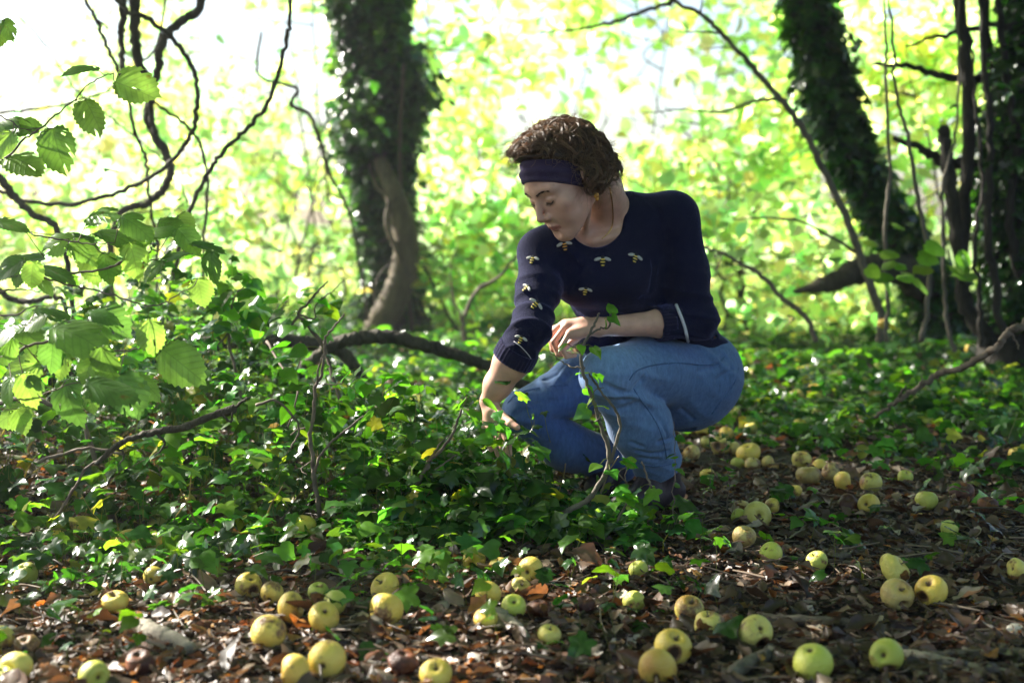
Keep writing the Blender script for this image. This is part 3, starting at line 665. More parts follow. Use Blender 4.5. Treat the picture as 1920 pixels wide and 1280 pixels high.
# --- saplings and thin branches on the right ---
def twiglets(pts, n, L, Y): 
    return [([pts[i], (pts[i][0]+L*math.cos(a), pts[i][1]+L*math.sin(a)*.5, pts[i][2]+.1), (pts[i][0]+2*L*math.cos(a)+rng.normal()*8, pts[i][1]+L*math.sin(a)+rng.normal()*8, pts[i][2])], .006) for i, a in ((rng.integers(1, len(pts)-1), rng.uniform(2.5, 7)) for _ in range(n))]
dp = [(1650, 640, 7), (1652, 592, 7), (1635, 545, 7), (1618, 495, 7), (1590, 415, 7), (1545, 320, 7), (1510, 250, 7), (1480, 205, 7), (1440, 160, 7), (1400, 115, 7), (1350, 60, 7), (1312, 26, 7), (1262, 0, 7), (1180, -70, 7)]
stem_thing('sapling', dp, [.021, .020, .018, .016, .013, .010, .008], 'slender bare sapling slanting from top centre down to the ivy on the right', 'sapling', None, 'bark_grey',
           extra=(([(1455, 186, 7), (1410, 190, 7.05), (1370, 205, 7.05), (1330, 210, 7.1), (1285, 205, 7.1), (1205, 212, 7.1)], .009), ([(1355, 62, 7), (1310, 60, 7), (1270, 58, 7)], .007),
                  ([(1400, 115, 7), (1370, 90, 7.1), (1318, 92, 7.1)], .006), ([(1610, 475, 7), (1570, 450, 7), (1540, 435, 6.9), (1500, 415, 6.9), (1440, 408, 6.9), (1375, 412, 6.9)], .010),
                  ([(1313, 28, 7), (1316, 10, 7), (1318, -15, 7)], .006)))
stem_thing('branch', [(1010, 60, 8.8), (1080, 56, 8.8), (1150, 42, 8.8), (1190, 28, 8.8), (1240, 10, 8.8), (1262, 0, 8.7), (1330, -90, 8.6)], [.006, .012, .014, .018], 'thin dark branch reaching in along the top edge above the woman', 'branch')
stem_thing('branch', [(1530, 640, 6.4), (1512, 595, 6.4), (1470, 560, 6.4), (1430, 520, 6.4), (1400, 500, 6.4), (1360, 478, 6.4), (1322, 465, 6.4), (1290, 462, 6.4)], [.012, .011, .009, .007, .004], 'arching brown twig coming out behind the woman’s elbow', 'branch', None, 'twig', extra=(([(1355, 477, 6.4), (1345, 500, 6.4), (1342, 515, 6.4)], .004),))
def sapling(pts, r, label, lv, Y):
    t = stem_thing('sapling', pts, r, label, 'sapling', 'thin saplings on the right', 'bark_grey', 7, .05)
    P = np.array([U(a, b, Y-.05) for a, b in lv]); n = len(P)
    tip = nrm(np.stack([rng.normal(size=n), -np.abs(rng.normal(size=n))*.5, rng.normal(size=n)*.4-.2], -1)); up = np.stack([rng.normal(size=n)*.6, np.full(n, -.5), np.full(n, .9)], -1)
    child(leaves('foliage', T_HAZEL, P, tip, up, rng.uniform(.06, .1, n), jcol((.14, .27, .03), n, .2), M['hazel']), t)
sapling([(1662, 640, 6.3), (1664, 560, 6.3), (1660, 430, 6.3), (1668, 300, 6.3), (1660, 150, 6.3), (1662, 60, 6.3), (1655, -120, 6.3)], [.010, .009, .007, .004], 'thin upright sapling nearest the bare diagonal one', [(1640, 520), (1625, 500), (1660, 525), (1690, 510), (1650, 475), (1672, 420), (1645, 455)], 6.3)
sapling([(1728, 640, 6.0), (1740, 560, 6.0), (1742, 480, 6.0), (1722, 370, 6.0), (1700, 250, 6.0), (1680, 170, 6.0), (1672, 40, 6.0), (1650, -100, 6.0)], [.012, .010, .007, .004], 'thin upright sapling with round leaves before the dark tree base', [(1700, 500), (1712, 520), (1690, 515), (1720, 478), (1745, 500), (1680, 490), (1735, 455)], 6.0)
sapling([(1790, 660, 6.5), (1775, 590, 6.5), (1770, 480, 6.5), (1768, 350, 6.5), (1795, 230, 6.5), (1798, 60, 6.5), (1800, -120, 6.5)], [.011, .009, .006, .004], 'thin upright sapling closest to the dark many-stemmed tree', [(1800, 480), (1822, 520), (1795, 475), (1830, 515), (1780, 500), (1815, 500)], 6.5)
# scrubby seedling bush behind the woman's arm, left
stem_thing('branch', [(872, 640, 7.4), (868, 600, 7.4), (885, 560, 7.4), (900, 540, 7.4), (935, 520, 7.4), (960, 490, 7.4), (985, 470, 7.4)], [.012, .010, .006], 'bare brown twig rising between the ivy-wrapped trunk and the woman’s sleeve', 'branch', None, 'twig',
           extra=(([(868, 600, 7.4), (850, 560, 7.4), (845, 500, 7.4), (858, 460, 7.4)], .006), ([(885, 560, 7.4), (900, 590, 7.4), (915, 592, 7.4)], .004)))

# --- fallen wood ---
stem_thing('fallen_branch', [(540, 720, 5.2), (615, 652, 5.2), (660, 636, 5.2), (705, 630, 5.2), (750, 634, 5.2), (800, 648, 5.2), (860, 668, 5.2), (925, 690, 5.2), (1010, 740, 5.2), (1060, 820, 5.2)], [.022, .026, .026, .024, .020, .015], 'curved grey-brown fallen branch arching over the ivy behind the woman', 'branch', None, 'bark', 12, .05)
stem_thing('log', [(40, 740, 5.0), (95, 708, 5.0), (150, 702, 5.0), (215, 690, 5.05), (265, 672, 5.1), (300, 655, 5.1), (420, 642, 5.3), (540, 640, 5.4), (640, 660, 5.5), (700, 740, 5.5)], [.045, .045, .04, .038, .03, .026, .026, .026, .022], 'dark rotting log half buried in the ivy on the left', 'log', None, 'bark', 12, .08)
stem_thing('dead_branch', [(1640, 782, 4.9), (1672, 758, 4.85), (1700, 740, 4.8), (1735, 718, 4.78), (1762, 700, 4.75), (1800, 690, 4.7), (1835, 672, 4.65), (1870, 650, 4.6), (1895, 622, 4.6), (1925, 603, 4.6), (1990, 560, 4.6)], [.006, .009, .010, .011, .013, .014], 'knotty dead branch slanting up to the right edge over the ivy', 'branch', None, 'twig', 9, .14,
           extra=(([(1685, 750, 4.82), (1690, 735, 4.8), (1700, 722, 4.8)], .006), ([(1727, 722, 4.78), (1728, 710, 4.78), (1729, 702, 4.78)], .004), ([(1895, 625, 4.6), (1905, 640, 4.6), (1910, 655, 4.58)], .005)))

# ---------------------------------------------------------------- added haze volume standing in for the veil of lens flare
def haze():
    x0, x1, y0, y1, z0, z1 = -14, 14, -4.5, 32, -1.3, 7.6
    V = [(x, y, z) for x in (x0, x1) for y in (y0, y1) for z in (z0, z1)]
    Q = [(0, 1, 3, 2), (4, 6, 7, 5), (0, 4, 5, 1), (2, 3, 7, 6), (0, 2, 6, 4), (1, 5, 7, 3)]
    m = bpy.data.materials.new('haze'); m.use_nodes = True; n = m.node_tree.nodes; l = m.node_tree.links
    n.remove(n['Principled BSDF']); v = n.new('ShaderNodeVolumePrincipled')
    v.inputs['Color'].default_value = (.93, .97, 1, 1); v.inputs['Density'].default_value = HAZE; v.inputs['Anisotropy'].default_value = .55
    l.new(v.outputs[0], n['Material Output'].inputs['Volume'])
    o = new_mesh('haze', V, [np.array(Q)], m, None, False); tag(o, 'thin added haze veiling the trees with pale light', 'haze', kind='stuff')
HAZE = .003
haze()
# ---------------------------------------------------------------- hazel branches with big leaves at the left
def hazel_leaf(seed):
    """one broad, pleated, toothed leaf, length 1 along +y; some are eaten into"""
    r = np.random.default_rng(seed); nr, na = 5, 44
    V = [(0, .06, 0)]; UVs = [(0, .06)]
    a = np.linspace(0, 2*np.pi, na, endpoint=False)
    w = r.uniform(.78, .98); skew = r.normal()*.05; bite = [(r.uniform(0, 6.28), r.uniform(.12, .35), r.uniform(.12, .4)) for _ in range(r.integers(0, 3))]
    R = .5*(1+.05*np.cos(2*a))*(1+.055*np.where(np.arange(na) % 2 == 0, 1, -1)*r.uniform(.5, 1.3, na))
    for c, ww, dp in bite: R = R*(1-dp*np.exp(-((np.angle(np.exp(1j*(a-c))))/ww)**2))
    ox, oy = np.sin(a)*R*w, -np.cos(a)*R
    oy = oy + .5; tipm = np.exp(-((a-np.pi)/.22)**2); oy += .10*tipm; basem = np.exp(-((np.angle(np.exp(1j*a)))/.3)**2); oy += .09*basem
    fold, droop, wav = r.uniform(.0, .3), r.uniform(.1, .6), r.uniform(0, 6.28)
    for k in range(1, nr+1):
        t = k/nr
        for i in range(na):
            x, y = ox[i]*t + skew*t, .06+(oy[i]-.06)*t
            V.append((x, y, 0)); UVs.append((x, y))
    V = np.array(V, float); x, y = V[:, 0].copy(), V[:, 1].copy()
    pleat = np.cos((y - np.abs(x)*.75)*2*np.pi*7.0)*r.uniform(.004, .011)*np.clip(np.abs(x)*8, 0, 1)
    V[:, 2] = fold*np.abs(x) - droop*(y-.2)**2 - .5*x*x + pleat + .05*np.sin(4*y+wav)*x*2
    i = np.arange(na); j = (i+1) % na; T = [np.stack([np.zeros(na, int), 1+i, 1+j], -1)]
    Q = np.concatenate([np.stack([1+(k-1)*na+i, 1+k*na+i, 1+k*na+j, 1+(k-1)*na+j], -1) for k in range(1, nr)])
    # small insect holes
    keep = r.random(len(Q)) > (.05 if r.random() < .4 else .006); keep[:na] = True
    return V, T[0], Q[keep], np.array(UVs)
def hazel_mat():
    m, n, l, p, out = mat_new('hazel_big_leaf')
    a = N(n, 'ShaderNodeAttribute', attribute_name='col'); u = N(n, 'ShaderNodeAttribute', attribute_name='luv')
    s = N(n, 'ShaderNodeSeparateXYZ'); l.new(u.outputs['Vector'], s.inputs[0])
    def mth(op, x, y=None):
        k = N(n, 'ShaderNodeMath', operation=op)
        for q, v in enumerate((x, y)):
            if v is None: continue
            if isinstance(v, (int, float)): k.inputs[q].default_value = v
            else: l.new(v, k.inputs[q])
        return k.outputs[0]
    ax = mth('ABSOLUTE', s.outputs[0]); ph = mth('SUBTRACT', s.outputs[1], mth('MULTIPLY', ax, .75))
    wv = mth('POWER', mth('ABSOLUTE', mth('COSINE', mth('MULTIPLY', ph, math.pi*7.0))), 14.0)
    mid = mth('LESS_THAN', ax, .012); vein = mth('MAXIMUM', mth('MULTIPLY', wv, .7), mid)
    nz = N(n, 'ShaderNodeTexNoise'); nz.inputs['Scale'].default_value = 25; nz.inputs['Detail'].default_value = 5
    tc = N(n, 'ShaderNodeTexCoord'); l.new(tc.outputs['Object'], nz.inputs['Vector'])
    mr = N(n, 'ShaderNodeMapRange'); mr.inputs['From Min'].default_value = .3; mr.inputs['From Max'].default_value = .7; mr.inputs['To Min'].default_value = .7; mr.inputs['To Max'].default_value = 1.3
    l.new(nz.outputs['Fac'], mr.inputs['Value'])
    sp = N(n, 'ShaderNodeMapRange'); sp.inputs['From Min'].default_value = .66; sp.inputs['From Max'].default_value = .74; l.new(nz.outputs['Fac'], sp.inputs['Value'])
    c1 = N(n, 'ShaderNodeVectorMath', operation='SCALE'); l.new(a.outputs['Color'], c1.inputs[0]); l.new(mr.outputs[0], c1.inputs['Scale'])
    mx = N(n, 'ShaderNodeMixRGB'); mx.inputs[2].default_value = (.16, .10, .03, 1); l.new(sp.outputs[0], mx.inputs[0]); l.new(c1.outputs[0], mx.inputs[1])
    l.new(mx.outputs[0], p.inputs['Base Color']); p.inputs['Roughness'].default_value = .38; p.inputs['Specular IOR Level'].default_value = .5
    t1 = N(n, 'ShaderNodeVectorMath', operation='MULTIPLY'); l.new(mx.outputs[0], t1.inputs[0]); t1.inputs[1].default_value = (2.2, 2.4, 1.0)
    dk = N(n, 'ShaderNodeMapRange'); l.new(vein, dk.inputs['Value']); dk.inputs['To Min'].default_value = 1; dk.inputs['To Max'].default_value = .68
    t2 = N(n, 'ShaderNodeVectorMath', operation='SCALE'); l.new(t1.outputs[0], t2.inputs[0]); l.new(dk.outputs[0], t2.inputs['Scale'])
    tr = N(n, 'ShaderNodeBsdfTranslucent'); l.new(t2.outputs[0], tr.inputs['Color'])
    b = N(n, 'ShaderNodeBump'); b.inputs['Strength'].default_value = .3; b.inputs['Distance'].default_value = .003; l.new(vein, b.inputs['Height']); l.new(b.outputs[0], p.inputs['Normal'])
    ms = N(n, 'ShaderNodeMixShader'); ms.inputs[0].default_value = .5
    l.new(p.outputs[0], ms.inputs[1]); l.new(tr.outputs[0], ms.inputs[2]); l.new(ms.outputs[0], out.inputs[0]); return m
M['hazel_big'] = hazel_mat()
def hazel_branch(twigs, lv, Y, label, seed):
    t = empty('hazel_branch', tuple(U(*twigs[0][0][0]))); mb = MB(); P0 = []
    for pts, r in twigs:
        p = spline(pxline(pts), 6, .0015); mb.tube(p, lin(r, r*.35, len(p)), 6, knob=.08); P0.append(p)
    allp = np.concatenate(P0)
    Vs, T3, Q4, C, UV, n0 = [], [], [], [], [], 0
    for k, (px, py, L, ang, tl, kind) in enumerate(lv):
        r = np.random.default_rng(seed*100+k); V, T, Q, uv = hazel_leaf(seed*100+k)
        Yk = Y + r.normal()*.09; size = L/F_PX*Yk*.98
        a = math.radians(ang); dx, dz = math.cos(a), -math.sin(a)
        # tl: how much the blade faces the camera (1) or the sky (0)
        tip = nrm(np.array([dx, -r.uniform(-.1, .45), dz])); upv = nrm(np.array([r.normal()*.3, -tl-.05, 1.02-tl])); z = nrm(upv-tip*np.dot(upv, tip)); x = np.cross(tip, z)
        c = U(px, py, Yk); base = c - tip*size*.5
        W = base + size*(V[:, :1]*x+V[:, 1:2]*tip+V[:, 2:3]*z)
        col = np.array({'g': (.13, .23, .06), 'y': (.19, .29, .08), 'd': (.085, .17, .05)}[kind])*np.exp(r.normal()*.15)
        Vs.append(W); T3.append(T+n0); Q4.append(Q+n0); C.append(np.tile(col, (len(W), 1))); UV.append(uv); n0 += len(W)
        j = int(np.argmin(((allp-base)**2).sum(1)+ .0)); q = allp[j]
        mb.tube(spline([q, (q+base)/2+np.array([0, 0, -.006]), base+tip*size*.06], 4), .0011, 4, close=False)
    child(mb.build('twig', M['twig']), t)
    child(new_mesh('foliage', np.concatenate(Vs), [np.concatenate(T3), np.concatenate(Q4)], M['hazel_big'], None, True, np.concatenate(C), np.concatenate(UV)), t)
    tag(t, label, 'branch', 'hazel branches hanging in at the left'); return t
hazel_branch([([(-120, 360, 3.5), (-40, 320, 3.45), (10, 296, 3.4), (45, 262, 3.4), (77, 240, 3.4), (110, 212, 3.4), (140, 185, 3.4), (175, 152, 3.4), (213, 137, 3.4)], .0035),
              ([(-40, 200, 3.4), (10, 222, 3.4), (45, 243, 3.4), (77, 240, 3.4)], .002), ([(140, 188, 3.4), (160, 180, 3.42)], .0015)],
             [(155, 129, 66, 185, .25, 'g'), (249, 166, 82, 20, .75, 'y'), (174, 214, 72, 60, .8, 'y'), (45, 235, 68, 195, .5, 'g'), (106, 275, 86, 75, .75, 'g'), (45, 302, 84, 15, .55, 'y'), (12, 245, 60, 160, .6, 'y'), (5, 268, 60, 130, .6, 'y'), (2, 60, 40, 80, .7, 'y'), (14, 50, 40, 60, .6, 'g')], 3.4,
             'topmost hazel twig with a few pale torn leaves against the bright gap', 1)
hazel_branch([([(-140, 500, 3.4), (0, 518, 3.35), (70, 513, 3.3), (140, 512, 3.3), (205, 500, 3.3), (260, 478, 3.3), (300, 468, 3.3)], .0045),
              ([(-60, 405, 3.4), (40, 430, 3.35), (66, 440, 3.3), (130, 452, 3.3), (175, 458, 3.3), (215, 456, 3.3)], .003),
              ([(60, 515, 3.3), (110, 530, 3.3), (160, 540, 3.3), (205, 552, 3.3), (270, 571, 3.3), (305, 570, 3.3), (335, 552, 3.3), (360, 540, 3.3)], .0028),
              ([(-80, 560, 3.3), (0, 546, 3.3), (40, 543, 3.3), (75, 548, 3.3)], .003), ([(205, 500, 3.3), (290, 486, 3.3), (330, 480, 3.3), (390, 470, 3.3)], .002)],
             [(112, 452, 62, 165, .6, 'y'), (152, 443, 60, 10, .15, 'd'), (215, 441, 84, 8, .2, 'g'), (252, 483, 66, 70, .6, 'y'), (48, 487, 78, 172, .1, 'd'), (98, 505, 84, 8, .12, 'd'), (172, 493, 66, 60, .6, 'y'), (200, 500, 58, 80, .4, 'g'),
              (332, 478, 58, 170, .3, 'd'), (394, 496, 60, 95, .7, 'd'), (350, 446, 58, 40, .6, 'g'), (385, 461, 66, 8, .15, 'd'), (268, 440, 44, 110, .5, 'g'), (35, 505, 55, 120, .5, 'g'), (82, 526, 46, 30, .3, 'g'), (300, 432, 54, -20, .4, 'g'), (195, 399, 76, -12, .35, 'g'),
              (250, 417, 66, 20, .3, 'g'), (375, 545, 54, 75, .7, 'y'), (60, 512, 50, 95, .6, 'y'), (20, 420, 60, 10, .3, 'g'), (318, 420, 50, 10, .5, 'g'), (20, 500, 60, 150, .3, 'g'), (150, 470, 60, 30, .4, 'g'), (288, 505, 54, 140, .5, 'g'), (345, 420, 46, 60, .6, 'y')], 3.3,
             'middle hazel branch, its grey-green leaves held flat over the ivy', 2)
hazel_branch([([(-140, 690, 3.1), (0, 672, 3.1), (55, 648, 3.1), (110, 640, 3.1), (180, 650, 3.1), (230, 658, 3.1), (272, 650, 3.1)], .0042),
              ([(-100, 780, 3.1), (0, 757, 3.1), (35, 748, 3.1), (70, 741, 3.1), (150, 715, 3.1), (200, 690, 3.1)], .003), ([(-80, 590, 3.1), (20, 590, 3.1), (60, 575, 3.1), (90, 575, 3.1)], .0025)],
             [(95, 583, 72, 8, .12, 'd'), (70, 597, 58, 150, .5, 'y'), (205, 602, 78, 35, .3, 'd'), (190, 590, 64, 10, .25, 'd'), (140, 622, 120, 8, .35, 'g'), (58, 628, 84, 28, .4, 'g'), (14, 620, 70, 170, .35, 'g'), (284, 626, 66, 80, .7, 'y'), (336, 678, 96, 35, .45, 'g'),
              (200, 682, 78, 75, .8, 'g'), (98, 660, 66, 85, .5, 'd'), (116, 676, 62, 110, .6, 'y'), (46, 690, 72, 165, .7, 'y'), (52, 727, 66, 70, .75, 'y'), (165, 692, 54, 110, .7, 'y'), (128, 748, 84, 75, .6, 'd'), (205, 726, 100, 12, .3, 'd'), (240, 738, 88, 65, .6, 'd'),
              (170, 748, 46, 90, .7, 'y'), (28, 772, 66, 150, .6, 'y'), (40, 785, 50, 60, .6, 'y'), (14, 730, 56, 100, .5, 'g'), (270, 716, 70, 25, .3, 'g'), (160, 650, 50, 60, .6, 'g'), (66, 712, 40, 20, .5, 'd'), (10, 655, 60, 120, .5, 'g')], 3.1,
             'lowest hazel branch, broad veined leaves drooping over the ivy bank', 3)

# ---------------------------------------------------------------- woody ivy shoots that stand out of the bank
def shoot(twigs, lv, label, tpls=None, mat='twig', cat='ivy shoot', knob=.12, group=None, seed=0, size=(.038, .062), berries=()):
    P = pxline(twigs[0][0]); base = P[np.argmin(P[:, 2])].copy()
    t = empty('ivy_shoot', tuple(base)); mb = MB(); ap = []
    for pts, r in twigs:
        p = spline(pxline(pts), 6, .0012); mb.tube(p, lin(r[0], r[1], len(p)), 8, knob=knob); ap.append(p)
    ap = np.concatenate(ap)
    child(mb.build('stem', M[mat]), t)
    if lv:
        pos = np.array([U(a, b, c) for a, b, c in lv]); n = len(pos); ex = MB()
        for q in pos:
            j = ap[int(np.argmin(((ap-q)**2).sum(1)))]
            if np.linalg.norm(j-q) < .065: ex.tube(np.array([j, (j+q)/2+[0, 0, .004], q]), .0009, 3, col=(.12, .13, .04), close=False)
        a = rng.uniform(0, 6.28, n)
        tip = nrm(np.stack([np.cos(a), np.sin(a)*.6-.3, rng.normal(size=n)*.35-.45], -1)); up = np.stack([rng.normal(size=n)*.4, rng.normal(size=n)*.5-.4, np.full(n, .9)], -1)
        child(leaves('foliage', tpls or T_OVATE, pos, tip, up, rng.uniform(*size, n), jcol((.06, .16, .018), n, .3, .2), M['ivy'], None, ex), t)
    tag(t, label, cat, group); return t
Yc = 3.5
shoot([([(1005, 1000, 3.50), (1030, 975, 3.48), (1062, 958, 3.46), (1098, 940, 3.45), (1125, 905, 3.44), (1142, 870, 3.43), (1138, 830, 3.42), (1122, 785, 3.42), (1107, 735, 3.42), (1093, 695, 3.42), (1091, 660, 3.42), (1106, 625, 3.42), (1118, 600, 3.42), (1124, 588, 3.42)], (.0078, .0026)),
       ([(1146, 868, 3.43), (1152, 840, 3.42), (1163, 800, 3.42), (1152, 765, 3.42), (1128, 735, 3.42), (1112, 712, 3.42), (1105, 700, 3.42)], (.0045, .0022)),
       ([(1108, 625, 3.42), (1125, 616, 3.42), (1142, 612, 3.42), (1145, 598, 3.42), (1146, 588, 3.42)], (.0025, .0018)), ([(1097, 690, 3.42), (1070, 688, 3.43), (1055, 678, 3.44), (1030, 660, 3.44)], (.0022, .0012)),
       ([(1092, 668, 3.42), (1082, 655, 3.42), (1072, 650, 3.42), (1060, 640, 3.42)], (.0018, .001)), ([(1115, 790, 3.42), (1128, 780, 3.41), (1124, 772, 3.41)], (.002, .001)), ([(1107, 745, 3.42), (1118, 730, 3.41), (1132, 727, 3.41)], (.0016, .001))],
      [(1143, 592, 3.42), (1150, 588, 3.42), (1134, 596, 3.41), (1112, 650, 3.42), (1062, 642, 3.42), (1088, 645, 3.42), (1097, 727, 3.42), (1112, 745, 3.41), (1118, 760, 3.41), (1103, 765, 3.42), (1100, 700, 3.42), (1112, 700, 3.42), (1120, 700, 3.42), (1143, 880, 3.40), (1125, 870, 3.4)],
      'knotty grey ivy stem that forks in front of the woman’s left knee', T_OVATE, 'bark_grey', size=(.03, .05))
shoot([([(603, 985, 3.62), (597, 940, 3.6), (589, 900, 3.6), (587, 860, 3.6), (581, 820, 3.6), (588, 770, 3.6), (592, 725, 3.6), (603, 700, 3.6), (608, 660, 3.6), (610, 635, 3.6), (622, 617, 3.6), (637, 600, 3.6), (646, 588, 3.6)], (.007, .0018)),
       ([(590, 885, 3.6), (600, 855, 3.58), (625, 826, 3.57), (655, 800, 3.56), (697, 770, 3.55)], (.004, .0022)), ([(586, 800, 3.6), (560, 805, 3.62), (545, 815, 3.63)], (.003, .0015)), ([(591, 720, 3.6), (610, 720, 3.58), (640, 719, 3.56), (650, 700, 3.55)], (.002, .001)),
       ([(592, 725, 3.6), (598, 690, 3.58), (605, 665, 3.57)], (.003, .002)), ([(587, 862, 3.6), (565, 880, 3.58), (575, 890, 3.56)], (.002, .001))],
      [(640, 690, 3.55), (655, 700, 3.55), (625, 695, 3.56), (670, 715, 3.55), (700, 685, 3.56), (675, 690, 3.56), (545, 760, 3.6), (560, 720, 3.6), (530, 690, 3.6), (545, 640, 3.6), (520, 625, 3.6), (575, 650, 3.6), (540, 665, 3.6), (568, 780, 3.6), (660, 730, 3.55), (690, 720, 3.55)],
      'tall crooked ivy stem standing bare out of the middle of the ivy bank', size=(.04, .06))
shoot([([(180, 870, 3.45), (215, 838, 3.45), (255, 818, 3.45), (300, 808, 3.45), (345, 800, 3.45), (395, 780, 3.45), (440, 766, 3.45)], (.006, .0105)), ([(440, 766, 3.45), (455, 752, 3.44), (470, 744, 3.44)], (.004, .002)), ([(415, 775, 3.45), (432, 790, 3.43), (436, 772, 3.42)], (.003, .002)), ([(215, 838, 3.45), (232, 850, 3.45), (225, 870, 3.46)], (.003, .0015)), ([(290, 812, 3.45), (310, 830, 3.44), (290, 855, 3.45)], (.004, .002))],
      [], 'thick broken ivy branch with a snapped end lying across the left of the bank', None, 'bark')
shoot([([(770, 930, 3.55), (795, 885, 3.55), (806, 862, 3.55), (828, 842, 3.55), (850, 810, 3.55), (862, 778, 3.55), (875, 745, 3.55)], (.0055, .0025)), ([(800, 880, 3.55), (815, 845, 3.56), (842, 815, 3.56)], (.0035, .0015)), ([(806, 890, 3.54), (830, 870, 3.54), (860, 850, 3.54), (872, 842, 3.54)], (.002, .001))],
      [(880, 742, 3.55), (868, 760, 3.55), (890, 765, 3.54), (900, 790, 3.52), (915, 800, 3.5), (935, 785, 3.48), (930, 770, 3.48), (950, 800, 3.47), (925, 820, 3.48), (900, 815, 3.5), (865, 800, 3.54), (880, 735, 3.55), (870, 725, 3.55), (905, 750, 3.54)],
      'leafy ivy stem leaning right, just short of the woman’s reaching hand', size=(.035, .055))
shoot([([(640, 760, 4.0), (610, 660, 4.1), (585, 620, 4.1), (560, 590, 4.1), (575, 570, 4.1), (590, 552, 4.1), (602, 540, 4.1), (615, 527, 4.1)], (.006, .002)), ([(560, 592, 4.1), (530, 625, 4.1), (500, 640, 4.1)], (.004, .003)), ([(560, 590, 4.1), (590, 598, 4.1), (590, 575, 4.1), (605, 560, 4.1), (625, 545, 4.1), (645, 525, 4.1)], (.003, .001)), ([(530, 590, 4.1), (530, 575, 4.1), (543, 572, 4.1)], (.002, .001))],
      [(520, 560, 4.1), (540, 555, 4.1), (560, 565, 4.1), (570, 550, 4.1), (510, 580, 4.1), (530, 580, 4.1), (555, 580, 4.1), (600, 560, 4.1), (620, 550, 4.1), (630, 565, 4.1), (640, 560, 4.1), (600, 600, 4.1), (580, 610, 4.1), (545, 600, 4.1), (565, 600, 4.1), (610, 575, 4.1), (520, 610, 4.1), (500, 600, 4.1), (625, 580, 4.1), (590, 540, 4.1), (575, 600, 4.1)],
      'bushy ivy sprig with a bare upright tip against the bright meadow', size=(.04, .065))
shoot([([(455, 760, 4.2), (440, 690, 4.2), (428, 640, 4.2), (433, 600, 4.2), (436, 565, 4.2), (445, 550, 4.2), (460, 535, 4.2)], (.005, .002)), ([(436, 568, 4.2), (425, 580, 4.2)], (.002, .001)), ([(430, 622, 4.2), (415, 640, 4.2), (390, 660, 4.2)], (.003, .002))],
      [(400, 540, 4.2), (420, 530, 4.2), (440, 520, 4.2), (455, 525, 4.2), (470, 530, 4.2), (480, 545, 4.2), (415, 555, 4.2), (425, 560, 4.2), (470, 565, 4.2), (460, 580, 4.2), (450, 600, 4.2), (465, 600, 4.2), (410, 600, 4.2), (445, 620, 4.2), (395, 560, 4.2), (475, 520, 4.2), (430, 545, 4.2), (460, 550, 4.2), (450, 565, 4.2), (412, 575, 4.2), (445, 585, 4.2), (420, 615, 4.2)],
      'tallest ivy sprig in a leafy tuft beside the hazel leaves', size=(.045, .07))
shoot([([(180, 870, 3.7), (150, 780, 3.7), (100, 760, 3.7), (50, 745, 3.7), (-20, 760, 3.7)], (.006, .006))], [], 'bare ivy stem bending to the left edge under the hazel leaves', None, 'twig')
shoot([([(60, 870, 3.6), (120, 850, 3.6), (170, 840, 3.6), (230, 852, 3.6)], (.005, .003))], [], 'short bare ivy stem lying level at far left', None, 'twig')
shoot([([(95, 985, 3.6), (130, 930, 3.58), (160, 880, 3.57), (210, 850, 3.56)], (.004, .003))], [], 'bare ivy stem slanting up from the apple under a dark ivy leaf', None, 'twig')
shoot([([(480, 760, 3.6), (520, 752, 3.6), (560, 800, 3.6), (545, 840, 3.6)], (.004, .002))], [], 'hooked bare ivy stem just left of the tall crooked one', None, 'twig')
shoot([([(500, 640, 3.9), (530, 690, 3.8), (557, 735, 3.7), (540, 800, 3.65)], (.004, .002))], [], 'bare ivy stem bowing out behind the tall crooked one', None, 'twig')
shoot([([(1150, 985, 3.45), (1180, 930, 3.45), (1172, 895, 3.44), (1180, 868, 3.44)], (.003, .0014)), ([(1175, 905, 3.44), (1160, 885, 3.43), (1182, 872, 3.43)], (.002, .001)), ([(1222, 915, 3.43), (1212, 890, 3.43), (1203, 865, 3.43)], (.003, .0022))],
      [(1168, 862, 3.43), (1192, 868, 3.43), (1165, 925, 3.42), (1178, 915, 3.42), (1230, 915, 3.42), (1200, 915, 3.42), (1180, 935, 3.41), (1150, 940, 3.41), (1205, 945, 3.41), (1260, 965, 3.42), (1195, 960, 3.4)],
      'short ivy sprig standing before the woman’s boots', T_IVY, 'twig', size=(.035, .055))
for (x, y0, y1, Yk, lab) in ((1262, 990, 790, 3.55, 'wispy green seedling in front of the jeans hem'), (1330, 940, 800, 3.75, 'wispy thin seedling among the apples just right of the boots'), (1365, 960, 820, 3.75, 'wispy dark-leaved seedling before the heap of fallen apples')):
    n = 9; pts = [(x+rng.normal()*3, y, Yk) for y in np.linspace(y0, y1, 5)]
    t = empty('seedling', tuple(U(*pts[0]))); mb = MB(); p = spline(pxline(pts), 5, .002); mb.tube(p, lin(.0016, .0007, len(p)), 4)
    child(mb.build('stem', M['twig']), t)
    q = p[rng.integers(4, len(p), n)]; a = rng.uniform(0, 6.28, n)
    child(leaves('foliage', T_FAR, q, np.stack([np.cos(a), np.sin(a), rng.normal(size=n)*.3], -1), np.stack([rng.normal(size=n)*.4, rng.normal(size=n)*.4-.3, np.ones(n)], -1), rng.uniform(.018, .035, n), jcol((.05, .12, .02), n), M['ivy']), t)
    tag(t, lab, 'seedling')

